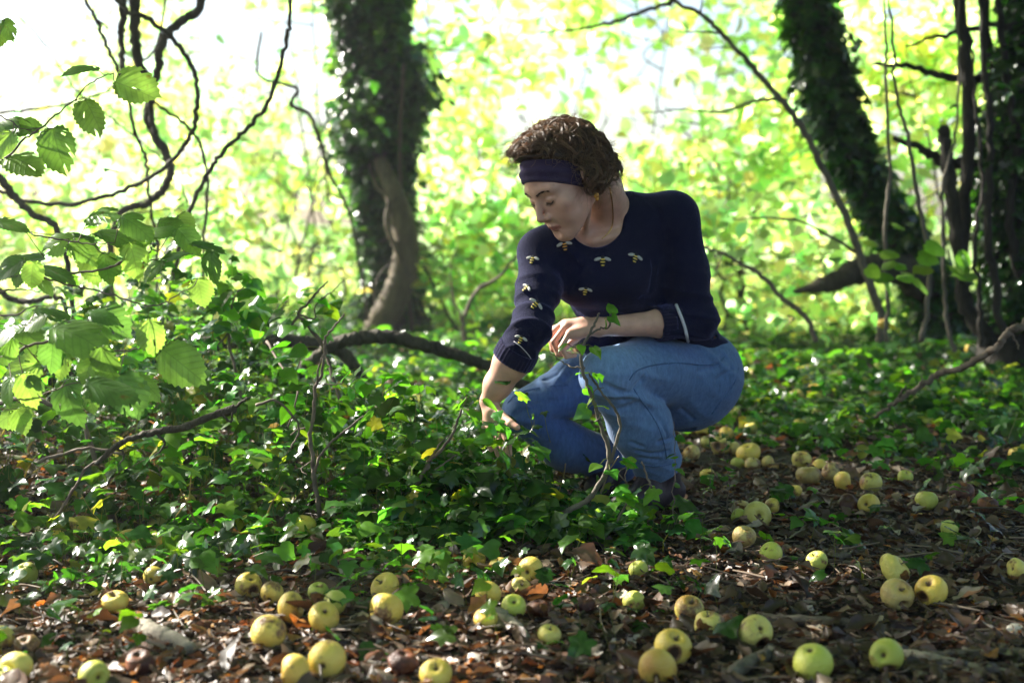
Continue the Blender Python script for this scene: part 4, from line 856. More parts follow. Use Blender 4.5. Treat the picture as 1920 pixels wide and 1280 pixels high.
# ---------------------------------------------------------------- loose sticks on the floor
def stick(a, b, r, label, mat='stick', bend=.03, lift=.6, name='stick', sides=9):
    A = ground_at(*a, r*lift); B = ground_at(*b, r*lift)
    for q in (A, B): q[2] = float(gz(q[0], q[1])) + r*(.7+lift*.5)
    L = np.linalg.norm(B-A); pts = [A] + [A+(B-A)*t+rng.normal(size=3)*[bend*L, bend*L, r*.3] for t in (.3, .65)] + [B]
    p = spline(pts, 7, r*.06); mb = MB(); mb.tube(p, np.interp(np.linspace(0, 1, len(p)), [0, .1, .8, 1], [r*.9, r, r*.9, r*.7]), sides, knob=.08)
    o = mb.build(name, M[mat]); tag(o, label, 'stick'); return o
stick((265, 1182), (360, 1228), .017, 'short pale bark-covered stick lying end-on among the leaves at lower left', 'stick_pale')
stick((425, 1270), (500, 1215), .008, 'bent brown stick at the bottom pointing up at the scratched apple')
stick((1375, 1262), (1450, 1205), .014, 'grey cut stick propped against the bruised apple at lower right', 'bark_grey')
stick((1690, 1230), (1900, 1276), .010, 'long pale stick running out of the bottom right corner', 'stick_pale', .01)
stick((1745, 1240), (1920, 1232), .012, 'dark straight stick lying behind the long pale stick')
stick((1430, 1150), (1625, 1168), .012, 'dark brown stick lying level behind the bruised apples at lower right')
stick((1560, 1058), (1592, 1052), .011, 'stub of dark wood beside the apple with the dark hole')
stick((1570, 1042), (1640, 1040), .007, 'short dark stick behind the stub of wood')
stick((1370, 1045), (1730, 1090), .006, 'long thin dark twig curving past the burst apple', 'stick', .025)
stick((1280, 1180), (1345, 1225), .006, 'thin pale twig between the two heaps of bruised apples', 'stick_pale')
stick((935, 1160), (985, 1205), .016, 'splintered pale piece of wood below the apple with a dark hole', 'stick_pale', .02)
stick((1440, 930), (1500, 900), .008, 'short stick lying against the bronze apples', 'stick')
stick((1360, 938), (1480, 915), .005, 'thin stick lying just in front of the heaped apples', 'stick')
stick((1345, 812), (1420, 862), .007, 'dark stick slanting down through the heap of apples')
stick((820, 968), (930, 985), .011, 'dark stick lying under the front edge of the ivy', 'bark_grey')
stick((20, 1100), (170, 1130), .006, 'thin pale stick near the left edge between the half-hidden apples', 'stick_pale')
stick((1600, 1110), (1650, 1155), .008, 'pale stub of wood left of the pair of notched apples')
stick((1785, 1085), (1915, 1060), .005, 'thin stick reaching to the rotten apple at the right edge')
# ---------------------------------------------------------------- windfall apples, each one a thing
def apple_mesh(shape, seed):
    """unit apple (diameter 1), stalk end up, centred; returns V, quads/tris, cavity depth point"""
    r = np.random.default_rng(700+seed); nu, nv = 26, 40
    prof = []
    for i in range(nu+1):
        t = i/nu*math.pi
        R = .5*math.sin(t)**.82; z = .44*math.cos(t)
        z -= .17*math.exp(-(R/.13)**2) if t < 1.2 else 0           # stalk cavity
        z += .10*math.exp(-(R/.10)**2) if t > 2.0 else 0           # calyx basin
        R *= 1+.06*math.cos(t)
        prof.append((R, z))
    V = []
    ph = r.uniform(0, 6.28, 4); am = r.uniform(.0, .035, 4)
    for i, (R, z) in enumerate(prof):
        for j in range(nv):
            a = j/nv*2*math.pi
            k = 1+am[0]*math.cos(a*2+ph[0])+am[1]*math.cos(a*3+ph[1])*(1 if z < 0 else .4)+am[2]*math.cos(5*a+ph[2])*(1-(z+.45))*.6
            V.append((R*k*math.cos(a), R*k*math.sin(a), z*(1+am[3]*2*math.cos(a+ph[3]))))
    V = np.array(V)
    if shape == 'flat': V[:, 2] *= .84
    if shape == 'tall': V[:, 2] *= 1.1; V[:, :2] *= 1-.10*np.clip(-V[:, 2:3]*2, -1, 1)
    if shape in ('dent', 'notch'):
        d = nrm(np.array([.9, 0, .35])); w, dp = (.30, .13) if shape == 'dent' else (.17, .26)
        q = nrm(V); f = np.exp(-((1-q@d)/(w*w*1.1))**1.5); V = V - d*(dp*f)[:, None]
    if shape in ('burst', 'rot'):
        V = V*(1+.09*noise3(V, 5, seed)[:, None]+.05*noise3(V, 11, seed+1)[:, None])
        V[:, 2] *= .8
    rot = np.zeros(len(V))
    if shape in ('dent', 'notch'): rot = np.clip(f*1.25+.25*noise3(V, 9, seed+8)*(f > .05), 0, 1)
    V = V + .006*noise3(V, 9, seed+3)[:, None]*V
    i, j = np.meshgrid(np.arange(nu), np.arange(nv), indexing='ij'); j2 = (j+1) % nv
    q = np.stack([i*nv+j, (i+1)*nv+j, (i+1)*nv+j2, i*nv+j2], -1).reshape(-1, 4)
    return V, q, np.repeat(rot[:, None], 3, 1)
def apple_mat(kind):
    cols = {'green': ((.46, .49, .07), (.56, .55, .11)), 'yellow': ((.68, .47, .07), (.76, .58, .12)), 'bronze': ((.44, .30, .10), (.58, .46, .16)),
            'gold': ((.66, .44, .07), (.74, .56, .12)), 'rotten': ((.13, .04, .018), (.26, .09, .035)), 'bruised': ((.54, .45, .10), (.64, .55, .15)), 'dark': ((.015, .01, .012), (.04, .025, .025))}[kind]
    m, n, l, p, out = mat_new('apple_skin_'+kind)
    tc = N(n, 'ShaderNodeTexCoord'); oi = N(n, 'ShaderNodeObjectInfo')
    of = N(n, 'ShaderNodeVectorMath', operation='ADD'); sc = N(n, 'ShaderNodeVectorMath', operation='SCALE'); sc.inputs['Scale'].default_value = 37
    cx = N(n, 'ShaderNodeCombineXYZ'); [l.new(oi.outputs['Random'], cx.inputs[k]) for k in range(3)]
    l.new(cx.outputs[0], sc.inputs[0]); l.new(tc.outputs['Object'], of.inputs[0]); l.new(sc.outputs[0], of.inputs[1])
    def noise(s, d=4, rgh=.5):
        z = N(n, 'ShaderNodeTexNoise'); z.inputs['Scale'].default_value = s; z.inputs['Detail'].default_value = d; z.inputs['Roughness'].default_value = rgh; l.new(of.outputs[0], z.inputs['Vector']); return z
    def ramp(src, a, b):
        z = N(n, 'ShaderNodeMapRange'); z.interpolation_type = 'SMOOTHSTEP'; z.inputs['From Min'].default_value = a; z.inputs['From Max'].default_value = b; l.new(src, z.inputs['Value']); return z.outputs[0]
    def mix(f, a, b):
        z = N(n, 'ShaderNodeMixRGB')
        l.new(f, z.inputs[0])
        for k, v in ((1, a), (2, b)):
            if isinstance(v, tuple): z.inputs[k].default_value = (*v, 1)
            else: l.new(v, z.inputs[k])
        return z.outputs[0]
    n1 = noise(1.6, 5); c = mix(ramp(n1.outputs['Fac'], .35, .65), *cols)
    hv = N(n, 'ShaderNodeMapRange'); hv.inputs['To Min'].default_value = .78; hv.inputs['To Max'].default_value = 1.18; l.new(oi.outputs['Random'], hv.inputs['Value'])
    sv = N(n, 'ShaderNodeVectorMath', operation='SCALE'); l.new(c, sv.inputs[0]); l.new(hv.outputs[0], sv.inputs['Scale']); c = sv.outputs[0]
    if kind not in ('rotten', 'dark'): n0 = noise(.8, 2); c = mix(ramp(n0.outputs['Fac'], .52, .80), c, (.52, .27, .06) if kind != 'green' else (.55, .50, .10))
    n2 = noise(26, 3); c = mix(ramp(n2.outputs['Fac'], .68, .76), c, (.22, .15, .05)) if kind not in ('rotten', 'dark') else c      # russet specks
    n3 = noise(1.05, 8, .62)
    lo = {'bruised': .51, 'bronze': .54, 'yellow': .57, 'gold': .57, 'green': .60, 'rotten': .45, 'dark': .4}[kind]
    br = ramp(n3.outputs['Fac'], lo, lo+.09)
    n5 = noise(7, 6, .7); rotc = mix(ramp(n5.outputs['Fac'], .35, .65), (.13, .055, .022), (.34, .19, .07))
    c = mix(br, c, rotc if kind != 'rotten' else (.06, .018, .012))
    at = N(n, 'ShaderNodeAttribute', attribute_name='col')
    c = mix(ramp(at.outputs['Fac'], .30, .62), c, rotc); c = mix(ramp(at.outputs['Fac'], .80, 1.0), c, (.05, .025, .012))
    s = N(n, 'ShaderNodeSeparateXYZ'); l.new(tc.outputs['Object'], s.inputs[0])
    r2 = N(n, 'ShaderNodeVectorMath', operation='LENGTH'); m2 = N(n, 'ShaderNodeVectorMath', operation='MULTIPLY'); m2.inputs[1].default_value = (1, 1, 0); l.new(tc.outputs['Object'], m2.inputs[0]); l.new(m2.outputs[0], r2.inputs[0])
    c = mix(ramp(r2.outputs['Value'], .115, .035), c, (.10, .055, .02))        # brown stalk hollow and calyx
    l.new(c, p.inputs['Base Color']); p.inputs['Roughness'].default_value = .42 if kind not in ('rotten', 'dark') else .5
    p.inputs['Specular IOR Level'].default_value = .4; p.inputs['Subsurface Weight'].default_value = .12; p.inputs['Subsurface Radius'].default_value = (.3, .2, .05); p.inputs['Subsurface Scale'].default_value = .03
    b = N(n, 'ShaderNodeBump'); b.inputs['Strength'].default_value = .25; b.inputs['Distance'].default_value = .02; n4 = noise(14, 4); l.new(n4.outputs['Fac'], b.inputs['Height']); l.new(b.outputs[0], p.inputs['Normal'])
    return m
AM = {k: apple_mat(k) for k in ('green', 'yellow', 'bronze', 'gold', 'rotten', 'bruised', 'dark')}
M['flesh'] = noisy_mat('rotting_flesh', (.22, .07, .02), (.50, .24, .06), 9, .55, .9, .04, (.62, .42, .16))
_am = {}
def apple_data(shape, kind, seed):
    k = (shape, kind, seed % 3)
    if k not in _am:
        V, q, rot = apple_mesh(shape, seed % 3 + 10*len(shape))
        o = new_mesh('apple', V, [q], AM[kind], None, True, rot); me = o.data; bpy.data.objects.remove(o)
        _am[k] = me
    return _am[k]
def stalk_data():
    mb = MB(); mb.tube(spline([(0, 0, .24), (.015, 0, .36), (.05, .02, .48)], 4), lin(.018, .026, 9), 6); o = mb.build('stalk', M['twig']); me = o.data; bpy.data.objects.remove(o); return me
def flesh_data():
    r = np.random.default_rng(77); V = nrm(r.normal(size=(420, 3))); V = V[V[:, 0] > -.1]
    # ragged patch of torn flesh: a bumpy cap
    nu, nv = 8, 22; V = [(.50, 0, .12)]
    for i in range(1, nu+1):
        for j in range(nv):
            a = j/nv*6.283; th = i/nu*.62*(1+.35*math.sin(3*a+1)+.2*math.sin(7*a)); d = np.array([math.cos(th), math.sin(th)*math.cos(a), math.sin(th)*math.sin(a)])
            V.append(d*(.475+.05*r.random()*(i < nu) - (.06 if i == nu else 0))+[0, 0, .1*math.cos(th)])
    V = np.array(V); j = np.arange(nv); j2 = (j+1) % nv
    T = np.stack([np.zeros(nv, int), 1+j, 1+j2], -1); Q = np.concatenate([np.stack([1+(i-1)*nv+j, 1+i*nv+j, 1+i*nv+j2, 1+(i-1)*nv+j2], -1) for i in range(1, nu)])
    o = new_mesh('flesh', V, [T, Q], M['flesh']); me = o.data; bpy.data.objects.remove(o); return me
STALK, FLESH = stalk_data(), flesh_data()
AX = {'up': (0, -.25, 1), 'cam': (0, -1, .25), 'camup': (.1, -.8, .7), 'left': (-1, -.3, .2), 'right': (1, -.3, .2), 'down': (.2, .3, -1), 'upl': (-.6, -.4, .8), 'upr': (.6, -.4, .8), 'caml': (-.7, -.8, .2), 'camr': (.7, -.8, .25), 'back': (.2, 1, .3)}
G_AP = 'windfall apples on the woodland floor'
def apple(px, py, w, kind, shape, ax, label, z=None, dia=.066):
    """centre at photo pixel (px, py), w pixels across"""
    Y = None
    if z is None:
        c = ground_at(px, py, .04); g0 = float(gz(c[0], c[1])); c = ground_at(px, py, g0 + .04)
        dia = float(np.clip(w/F_PX*c[1], .045, .088)); c = ground_at(px, py, g0+dia*.40+.008+(.02 if c[1] > 5 else 0))
    else:
        c = U(px, py, z); dia = w/F_PX*z
    r = np.random.default_rng(int(px*7+py*13))
    d = Vector(np.array(AX[ax]) + r.normal(size=3)*.15).normalized()
    rot = d.to_track_quat('Z', 'Y').to_matrix().to_4x4() @ Matrix.Rotation(r.uniform(0, 6.28) if shape not in ('dent', 'notch', 'burst') else math.radians(-90+r.uniform(-25, 25)), 4, 'Z')
    o = bpy.data.objects.new('apple', apple_data(shape, kind, int(px)))
    o.matrix_world = Matrix.Translation(c) @ rot @ Matrix.Scale(dia, 4)
    scene.collection.objects.link(o); tag(o, label, 'apple', G_AP)
    if w >= 30 and ax in ('up', 'camup', 'upl', 'upr', 'cam', 'left', 'right') and kind not in ('rotten', 'dark') and (int(px) % 3 != 0):
        s = bpy.data.objects.new('stalk', STALK); scene.collection.objects.link(s); s.parent = o
    if shape == 'burst':
        s = bpy.data.objects.new('flesh', FLESH); scene.collection.objects.link(s); s.parent = o
        s['label'] = 'torn orange-brown flesh'
    return o
APPLES = [
 # bottom left
 (200, 966, 32, 'green', '', 'up', 'greenish apple at far left under the ivy, with an orange one behind it'),
 (176, 940, 38, 'bronze', '', 'left', 'orange-brown apple half under ivy at the far left, above a green one'),
 (137, 993, 46, 'yellow', '', 'cam', 'yellow apple partly covered by a dark ivy leaf at far left'),
 (103, 1004, 26, 'yellow', 'flat', 'up', 'sliver of a small yellow apple left of the one under a dark ivy leaf'),
 (298, 980, 46, 'bruised', 'tall', 'left', 'yellow-brown apple standing upright behind an ivy leaf at left'),
 (200, 1018, 43, 'gold', '', 'upr', 'apple with a red streak, left neighbour of the larger pale one'),
 (243, 1018, 56, 'yellow', 'flat', 'camup', 'large pale yellow apple with a dished top under the ivy edge at left'),
 (293, 1018, 42, 'bronze', '', 'right', 'orange-brown apple touching the right of the dished pale one'),
 (363, 978, 30, 'green', '', 'up', 'small greenish apple deep in shade among the left ivy'),
 (567, 986, 54, 'yellow', 'flat', 'up', 'yellow apple with its hollow turned up, alone below the tall crooked stem'),
 (352, 940, 30, 'yellow', '', 'up', 'pale apple peeping over ivy leaves high up on the left'),
 (48, 1078, 48, 'green', 'tall', 'up', 'green-yellow apple by itself at the left edge of the litter'),
 (288, 1080, 40, 'yellow', '', 'back', 'yellow apple hidden behind two ivy leaves in the left litter'),
 (215, 1128, 52, 'gold', 'flat', 'up', 'half-buried yellow apple in the leaves at lower left'),
 (465, 1097, 52, 'yellow', 'dent', 'upr', 'yellow apple with a silvery ivy leaf over its top, start of the row of four'),
 (510, 1112, 46, 'gold', '', 'back', 'small golden apple second in the row of four'),
 (545, 1138, 61, 'gold', 'flat', 'right', 'bright golden apple lit from the left in the middle of the cluster'),
 (607, 1157, 61, 'yellow', '', 'camup', 'pale apple with its stalk hollow facing up, right of the bright golden one'),
 (597, 1110, 40, 'green', '', 'up', 'small green apple at the back of the left cluster'),
 (628, 1130, 50, 'green', 'dent', 'left', 'green apple lying on its side at the right of the left cluster'),
 (502, 1188, 67, 'yellow', 'tall', 'back', 'big yellow apple with a curved brown scratch, in front of the left cluster'),
 (613, 1238, 76, 'yellow', '', 'back', 'largest bright yellow apple at the bottom, lit on its left side'),
 (553, 1257, 64, 'gold', '', 'left', 'yellow apple touching the lower left of the largest bright one'),
 (4, 1194, 34, 'bruised', '', 'cam', 'brownish yellow apple cut by the left edge'),
 (30, 1251, 64, 'bruised', 'dent', 'cam', 'yellow apple with brown patches in the bottom left corner'),
 (3, 1272, 30, 'green', '', 'up', 'green apple in the very corner at bottom left'),
 (176, 1268, 62, 'green', '', 'camr', 'green-yellow apple cut by the bottom edge at left'),
 (262, 1241, 58, 'rotten', 'rot', 'up', 'shrivelled red-brown rotten apple at bottom left'),
 (12, 1012, 34, 'rotten', 'rot', 'up', 'red-brown rotten apple at the left edge under the ivy'),
 (50, 1207, 46, 'dark', 'rot', 'up', 'blackened apple in the litter near the bottom left corner'),
 (594, 1019, 46, 'rotten', 'rot', 'up', 'brown shaded apple just right of the yellow one with its hollow turned up'),
 (486, 1001, 38, 'dark', 'rot', 'up', 'dark sunken apple in shade left of the yellow one with its hollow turned up'),
 (330, 1022, 36, 'bruised', '', 'up', 'yellow-brown apple at the right end of the row under the left ivy'),
 # bottom middle
 (722, 1100, 58, 'yellow', 'flat', 'upl', 'yellow apple lying behind the tall pale one in the middle'),
 (725, 1143, 67, 'yellow', 'tall', 'left', 'tall pale apple with an ivy leaf over its right side'),
 (797, 1046, 30, 'gold', '', 'left', 'small pale apple wedge in the dark under the ivy edge'),
 (888, 1050, 45, 'gold', '', 'back', 'yellow apple half hidden by ivy, left of another'),
 (935, 1063, 34, 'yellow', 'tall', 'up', 'pale upright apple partly behind an ivy leaf'),
 (996, 1070, 54, 'yellow', '', 'caml', 'large yellow apple under silvery ivy leaves in the middle'),
 (915, 1113, 50, 'yellow', '', 'back', 'smooth yellow apple with a rotten scrap at its foot'),
 (963, 1138, 50, 'green', '', 'camup', 'green apple showing a dark torn hole on its front'),
 (911, 1160, 50, 'yellow', 'flat', 'up', 'pale apple with a bluish ivy leaf lying on it'),
 (976, 1100, 38, 'bruised', 'burst', 'camup', 'half-eaten apple showing orange flesh, behind the one with a dark hole'),
 (757, 1241, 58, 'rotten', 'rot', 'up', 'reddish rotten apple sunk in leaves at bottom middle'),
 (817, 1263, 64, 'yellow', 'flat', 'camup', 'yellow apple cut by the bottom edge, its hollow facing the viewer'),
 (1030, 1189, 46, 'bruised', 'flat', 'up', 'flattened pale scrap of apple in the pale leaves'),
 (1188, 1128, 44, 'green', '', 'back', 'green apple with one brown side alone in the middle right'),
 (1292, 1142, 56, 'bruised', '', 'up', 'yellow-brown apple on top of the burst one'),
 (1262, 1213, 72, 'yellow', 'dent', 'up', 'large yellow apple with a brown sunken crown near the bottom'),
 (1233, 1252, 76, 'yellow', 'flat', 'back', 'yellow apple at the bottom edge, below the one with a sunken crown'),
 (1197, 1068, 26, 'green', '', 'up', 'small apple tucked behind a silver ivy leaf'),
 (1330, 1168, 60, 'bruised', 'burst', 'up', 'burst apple spilling brown pulp at lower middle right'),
 (1372, 1166, 44, 'rotten', 'burst', 'up', 'orange-brown pulpy apple right of the burst one'),
 (1098, 1132, 36, 'rotten', 'rot', 'up', 'small red-brown rotten apple in litter right of the torn green one'),
 (1010, 1140, 34, 'rotten', 'burst', 'up', 'crumbled rust-red apple touching the torn green one'),
 # right front
 (1395, 1006, 46, 'bronze', '', 'up', 'brown-backed apple behind the leafless twig on the right'),
 (1446, 1037, 46, 'green', '', 'upl', 'pale green apple with a thin twig across it'),
 (1532, 1052, 43, 'green', 'notch', 'upl', 'small green apple with a black hole at its top'),
 (1675, 1066, 64, 'bruised', 'burst', 'upr', 'big split apple with torn brown flesh on its right'),
 (1682, 1114, 63, 'bronze', 'notch', 'camup', 'yellow-brown apple with a deep notch, left of a pair'),
 (1747, 1108, 62, 'yellow', 'dent', 'upl', 'yellow apple with a brown sunken spot, right of the pair'),
 (1908, 1068, 44, 'bruised', 'burst', 'left', 'apple with a blackened side cut by the right edge'),
 (1416, 1185, 67, 'bruised', 'dent', 'camup', 'yellow apple with a round brown bruise, touching the grey cut stick'),
 (1524, 1241, 77, 'green', 'notch', 'down', 'bright green apple at the bottom, bitten from beneath'),
 (1663, 1228, 66, 'green', 'dent', 'caml', 'green apple with a brown hollow facing left, at bottom right'),
 (1780, 991, 35, 'green', '', 'upr', 'small vivid green apple by itself on the right'),
 (1630, 946, 43, 'yellow', 'dent', 'caml', 'pale apple right of a dark maroon rotten one'),
 (1592, 943, 40, 'rotten', 'rot', 'up', 'dark maroon rotten apple left of a pale one'),
 (1737, 938, 42, 'green', '', 'up', 'yellow-green apple behind a large orange dead leaf'),
 (1803, 921, 45, 'rotten', 'rot', 'up', 'shiny red-brown rotten apple at the ivy edge on the right'),
 (1852, 946, 40, 'rotten', 'burst', 'up', 'collapsed orange-red apple right of the shiny rotten one'),
 (1697, 896, 30, 'green', 'tall', 'up', 'upright greenish apple among ivy leaves on the right'),
 (1633, 905, 43, 'bruised', '', 'up', 'yellow apple with a brown top, alone above the maroon one'),
 (1580, 902, 38, 'yellow', '', 'right', 'yellow apple with an ivy leaf on its right, right of the bronze group'),
 (1558, 885, 36, 'bronze', '', 'upl', 'red-brown apple in the middle of the bronze group'),
 (1516, 891, 48, 'bronze', 'flat', 'up', 'largest bronze apple, leaning on a short stick'),
 (1503, 862, 38, 'bruised', '', 'up', 'yellow apple at the back of the bronze group'),
 (1537, 875, 30, 'gold', '', 'back', 'golden apple wedged between the yellow and red-brown ones'),
 (1490, 920, 27, 'gold', 'flat', 'up', 'small flat apple half on its own below the bronze group'),
 (1420, 966, 54, 'bruised', '', 'cam', 'large pale apple at the right of a knot of four'),
 (1390, 950, 34, 'bronze', 'burst', 'up', 'apple with a brown cavity at the back of a knot of four'),
 (1386, 968, 24, 'green', '', 'left', 'small pale apple at the front left of a knot of four'),
 (1448, 948, 30, 'yellow', '', 'right', 'half-hidden apple at the far right of a knot of four'),
 # heap behind the woman
 (1318, 803, 33, 'yellow', 'dent', 'cam', 'topmost apple of the heap behind the jeans, its hollow facing the viewer'),
 (1326, 829, 27, 'bruised', '', 'up', 'small apple in the heap, below the topmost one'),
 (1352, 836, 40, 'bruised', 'dent', 'up', 'pale broad apple in the middle of the heap'),
 (1377, 842, 28, 'bronze', '', 'right', 'orange apple on the right flank of the heap'),
 (1297, 850, 33, 'bronze', '', 'upl', 'pink-brown apple nearest the woman’s jeans'),
 (1404, 849, 46, 'yellow', 'flat', 'up', 'big knobbly yellow apple at the right of the heap'),
 (1383, 869, 23, 'green', '', 'up', 'small pale apple in front of the heap'),
 (1411, 871, 32, 'bronze', '', 'up', 'brownish apple in front of the knobbly yellow one'),
 (1440, 867, 27, 'bronze', '', 'right', 'small orange apple at the right end of the heap'),
 (1326, 889, 26, 'yellow', 'flat', 'up', 'lone pale apple half sunk in litter below the heap'),
 (1303, 806, 18, 'dark', 'rot', 'up', 'blackened little apple at the left of the heap'),
 (1408, 803, 24, 'bruised', '', 'up', 'apple beyond the heap, under a leaf'),
 (1362, 812, 26, 'gold', '', 'up', 'apple at the back right of the topmost one'),
 # beyond, in the right-hand ivy (soft focus)
 (1375, 778, 30, 'bruised', '', 'up', 'blurred pinkish apple just beyond the woman’s jeans'),
 (1405, 704, 26, 'green', '', 'up', 'blurred pale apple in bright ivy right of the woman’s hip'),
 (1436, 664, 23, 'green', '', 'up', 'blurred yellow-green apple highest in the ivy by the woman’s hip'),
 (1493, 743, 28, 'yellow', '', 'up', 'blurred apple in the ivy left of a pair of glints'),
 (1527, 733, 28, 'gold', '', 'up', 'blurred apple with a white glint on its top'),
 (1535, 776, 25, 'bruised', '', 'up', 'blurred brownish apple in a gap in the middle right ivy'),
 (1500, 797, 26, 'yellow', '', 'up', 'blurred pale apple nearest the clearing in the right ivy'),
 (1649, 690, 23, 'green', '', 'up', 'blurred grey-green apple in the shade below the leaning tree'),
 (1768, 728, 30, 'green', '', 'up', 'blurred green apple beside the slanting dead branch'),
 (1800, 706, 27, 'yellow', '', 'up', 'blurred apple at the back of a group below the dark tree'),
 (1806, 735, 31, 'bruised', '', 'camup', 'blurred apple with a dark eye in the group below the dark tree'),
 (1858, 731, 28, 'green', '', 'up', 'blurred apple behind a bright leaf below the dark tree'),
 (1820, 655, 22, 'gold', '', 'up', 'blurred yellow apple far back in the shade of the dark tree'),
 (1714, 750, 26, 'green', '', 'up', 'blurred apple half under the slanting dead branch'),
 (1905, 852, 30, 'gold', '', 'up', 'yellow apple in the ivy close to the right edge'),
 (1688, 742, 20, 'bruised', '', 'up', 'blurred small apple left of the slanting dead branch'),
 (1690, 700, 20, 'rotten', '', 'up', 'blurred brown apple in shade under the broken limb'),
 # left, seen through the ivy
 (830, 722, 34, 'yellow', 'flat', 'up', 'blurred yellow apple in the ivy below the fallen branch'),
 (905, 690, 30, 'gold', 'flat', 'up', 'blurred tan apple under the end of the fallen branch'),
]
for a in APPLES: apple(*a)
apple(1655, 607, 19, 'gold', 'tall', 'up', 'small orange apple lodged at the foot of the bare diagonal sapling', z=6.9)
# ---------------------------------------------------------------- the squatting woman
f32 = np.float32
def Cap(P, a, b, ra, rb):
    a = np.asarray(a, f32); b = np.asarray(b, f32); ab = b-a
    t = np.clip((P-a)@ab/float(ab@ab+1e-9), 0, 1)
    return np.linalg.norm(P-a-t[:, None]*ab, axis=1) - (ra+(rb-ra)*t)
def Ball(P, c, r): return np.linalg.norm(P-np.asarray(c, f32), axis=1)-r
def Ell(P, c, B, r):
    """ellipsoid, axes = rows of B"""
    q = (P-np.asarray(c, f32))@np.asarray(B, f32).T; r = np.asarray(r, f32)
    k0 = np.linalg.norm(q/r, axis=1); k1 = np.linalg.norm(q/(r*r), axis=1)+1e-9
    return k0*(k0-1)/k1
def smin(a, b, k):
    h = np.clip(.5+.5*(b-a)/k, 0, 1); return b*(1-h)+a*h-k*h*(1-h)
def smax(a, b, k): return -smin(-a, -b, k)
def smins(ds, k):
    d = ds[0]
    for e in ds[1:]: d = smin(d, e, k)
    return d
def Chain(P, pts, rr, k=.01):
    return smins([Cap(P, pts[i], pts[i+1], rr[i], rr[i+1]) for i in range(len(pts)-1)], k)
def mesh_sdf(fn, lo, hi, h):
    """surface nets over a sparse grid"""
    lo = np.asarray(lo, float); c = 4
    nb = np.ceil((np.asarray(hi, float)-lo)/(h*c)).astype(int)
    g = [lo[k]+np.arange(nb[k]+1)*h*c for k in range(3)]
    G = np.stack(np.meshgrid(*g, indexing='ij'), -1).astype(f32); D = fn(G.reshape(-1, 3)).reshape(G.shape[:3])
    near = np.abs(D) < h*c*1.6
    blk = np.zeros(tuple(nb), bool)
    for dx in (0, 1):
        for dy in (0, 1):
            for dz in (0, 1): blk |= near[dx:dx+nb[0], dy:dy+nb[1], dz:dz+nb[2]]
    n = nb*c+1
    Ff = np.repeat(np.repeat(np.repeat(D[:-1, :-1, :-1], c, 0), c, 1), c, 2)
    Ff = np.pad(Ff, ((0, 1),)*3, mode='edge').astype(f32)
    act = np.zeros(tuple(n), bool); bi = np.argwhere(blk)
    for a in range(c+1):
        for b in range(c+1):
            for d in range(c+1): act[bi[:, 0]*c+a, bi[:, 1]*c+b, bi[:, 2]*c+d] = True
    ai = np.argwhere(act); P = (lo+ai*h).astype(f32)
    out = np.concatenate([fn(P[i:i+400000]) for i in range(0, len(P), 400000)])
    Ff[ai[:, 0], ai[:, 1], ai[:, 2]] = out
    S = Ff < 0
    cnt = sum(S[dx:n[0]-1+dx, dy:n[1]-1+dy, dz:n[2]-1+dz].astype(np.int8) for dx in (0, 1) for dy in (0, 1) for dz in (0, 1))
    cells = np.argwhere((cnt > 0) & (cnt < 8)); idx = np.full(tuple(n-1), -1, np.int32); idx[tuple(cells.T)] = np.arange(len(cells))
    acc = np.zeros((len(cells), 3)); num = np.zeros(len(cells))
    for ax in range(3):
        o1, o2 = [k for k in range(3) if k != ax]
        for p in (0, 1):
            for q in (0, 1):
                a = cells.copy(); a[:, o1] += p; a[:, o2] += q; b = a.copy(); b[:, ax] += 1
                fa, fb = Ff[tuple(a.T)], Ff[tuple(b.T)]; m = (fa < 0) != (fb < 0)
                t = np.where(m, fa/(fa-fb+1e-12), 0); pt = a.astype(float); pt[:, ax] += t
                acc[m] += pt[m]; num[m] += 1
    V = lo+acc/num[:, None]*h; quads = []
    for ax in range(3):
        o1, o2 = [(1, 2), (2, 0), (0, 1)][ax]
        sl0 = [slice(None)]*3; sl1 = [slice(None)]*3; sl0[ax] = slice(0, n[ax]-1); sl1[ax] = slice(1, n[ax])
        e = np.argwhere(S[tuple(sl0)] != S[tuple(sl1)]); e = e[(e[:, o1] > 0) & (e[:, o2] > 0) & (e[:, o1] < n[o1]-1) & (e[:, o2] < n[o2]-1)]
        ins = S[tuple(e.T)]
        def cell(d1, d2):
            k = e.copy(); k[:, o1] -= d1; k[:, o2] -= d2; return idx[tuple(k.T)]
        q = np.stack([cell(1, 1), cell(0, 1), cell(0, 0), cell(1, 0)], -1); q[~ins] = q[~ins][:, ::-1]; quads.append(q)
    Q = np.concatenate(quads); return V, Q[(Q >= 0).all(1)]

# joints -----------------------------------------------------------------------------
hipL, hipR = U(1310, 705, 4.0), U(1225, 708, 4.12)
kneeL, ankL = U(1139, 703, 3.70), U(1232, 868, 3.90)
calfL = U(1200, 795, 3.80)
kneeR, ankR = U(982, 772, 3.98), U(1160, 868, 4.16)
calfR = U(1060, 835, 4.05)
shL, shR = U(1263, 405, 3.82), U(1014, 473, 3.76)
elL, wrL = U(1296, 600, 3.82), U(1122, 613, 3.73)
elR, wrR = U(997, 612, 3.62), U(917, 752, 3.68)
neck0, nape = U(1138, 415, 3.81), U(1128, 352, 3.70)
C1, C2, C3, C4 = U(1140, 475, 3.85), U(1168, 545, 3.92), U(1246, 615, 4.02), U(1280, 690, 4.07)
Lc, Lp = nrm(shL-shR), nrm(np.array([.72, -.69, 0]))
Lm = nrm(Lc+Lp)
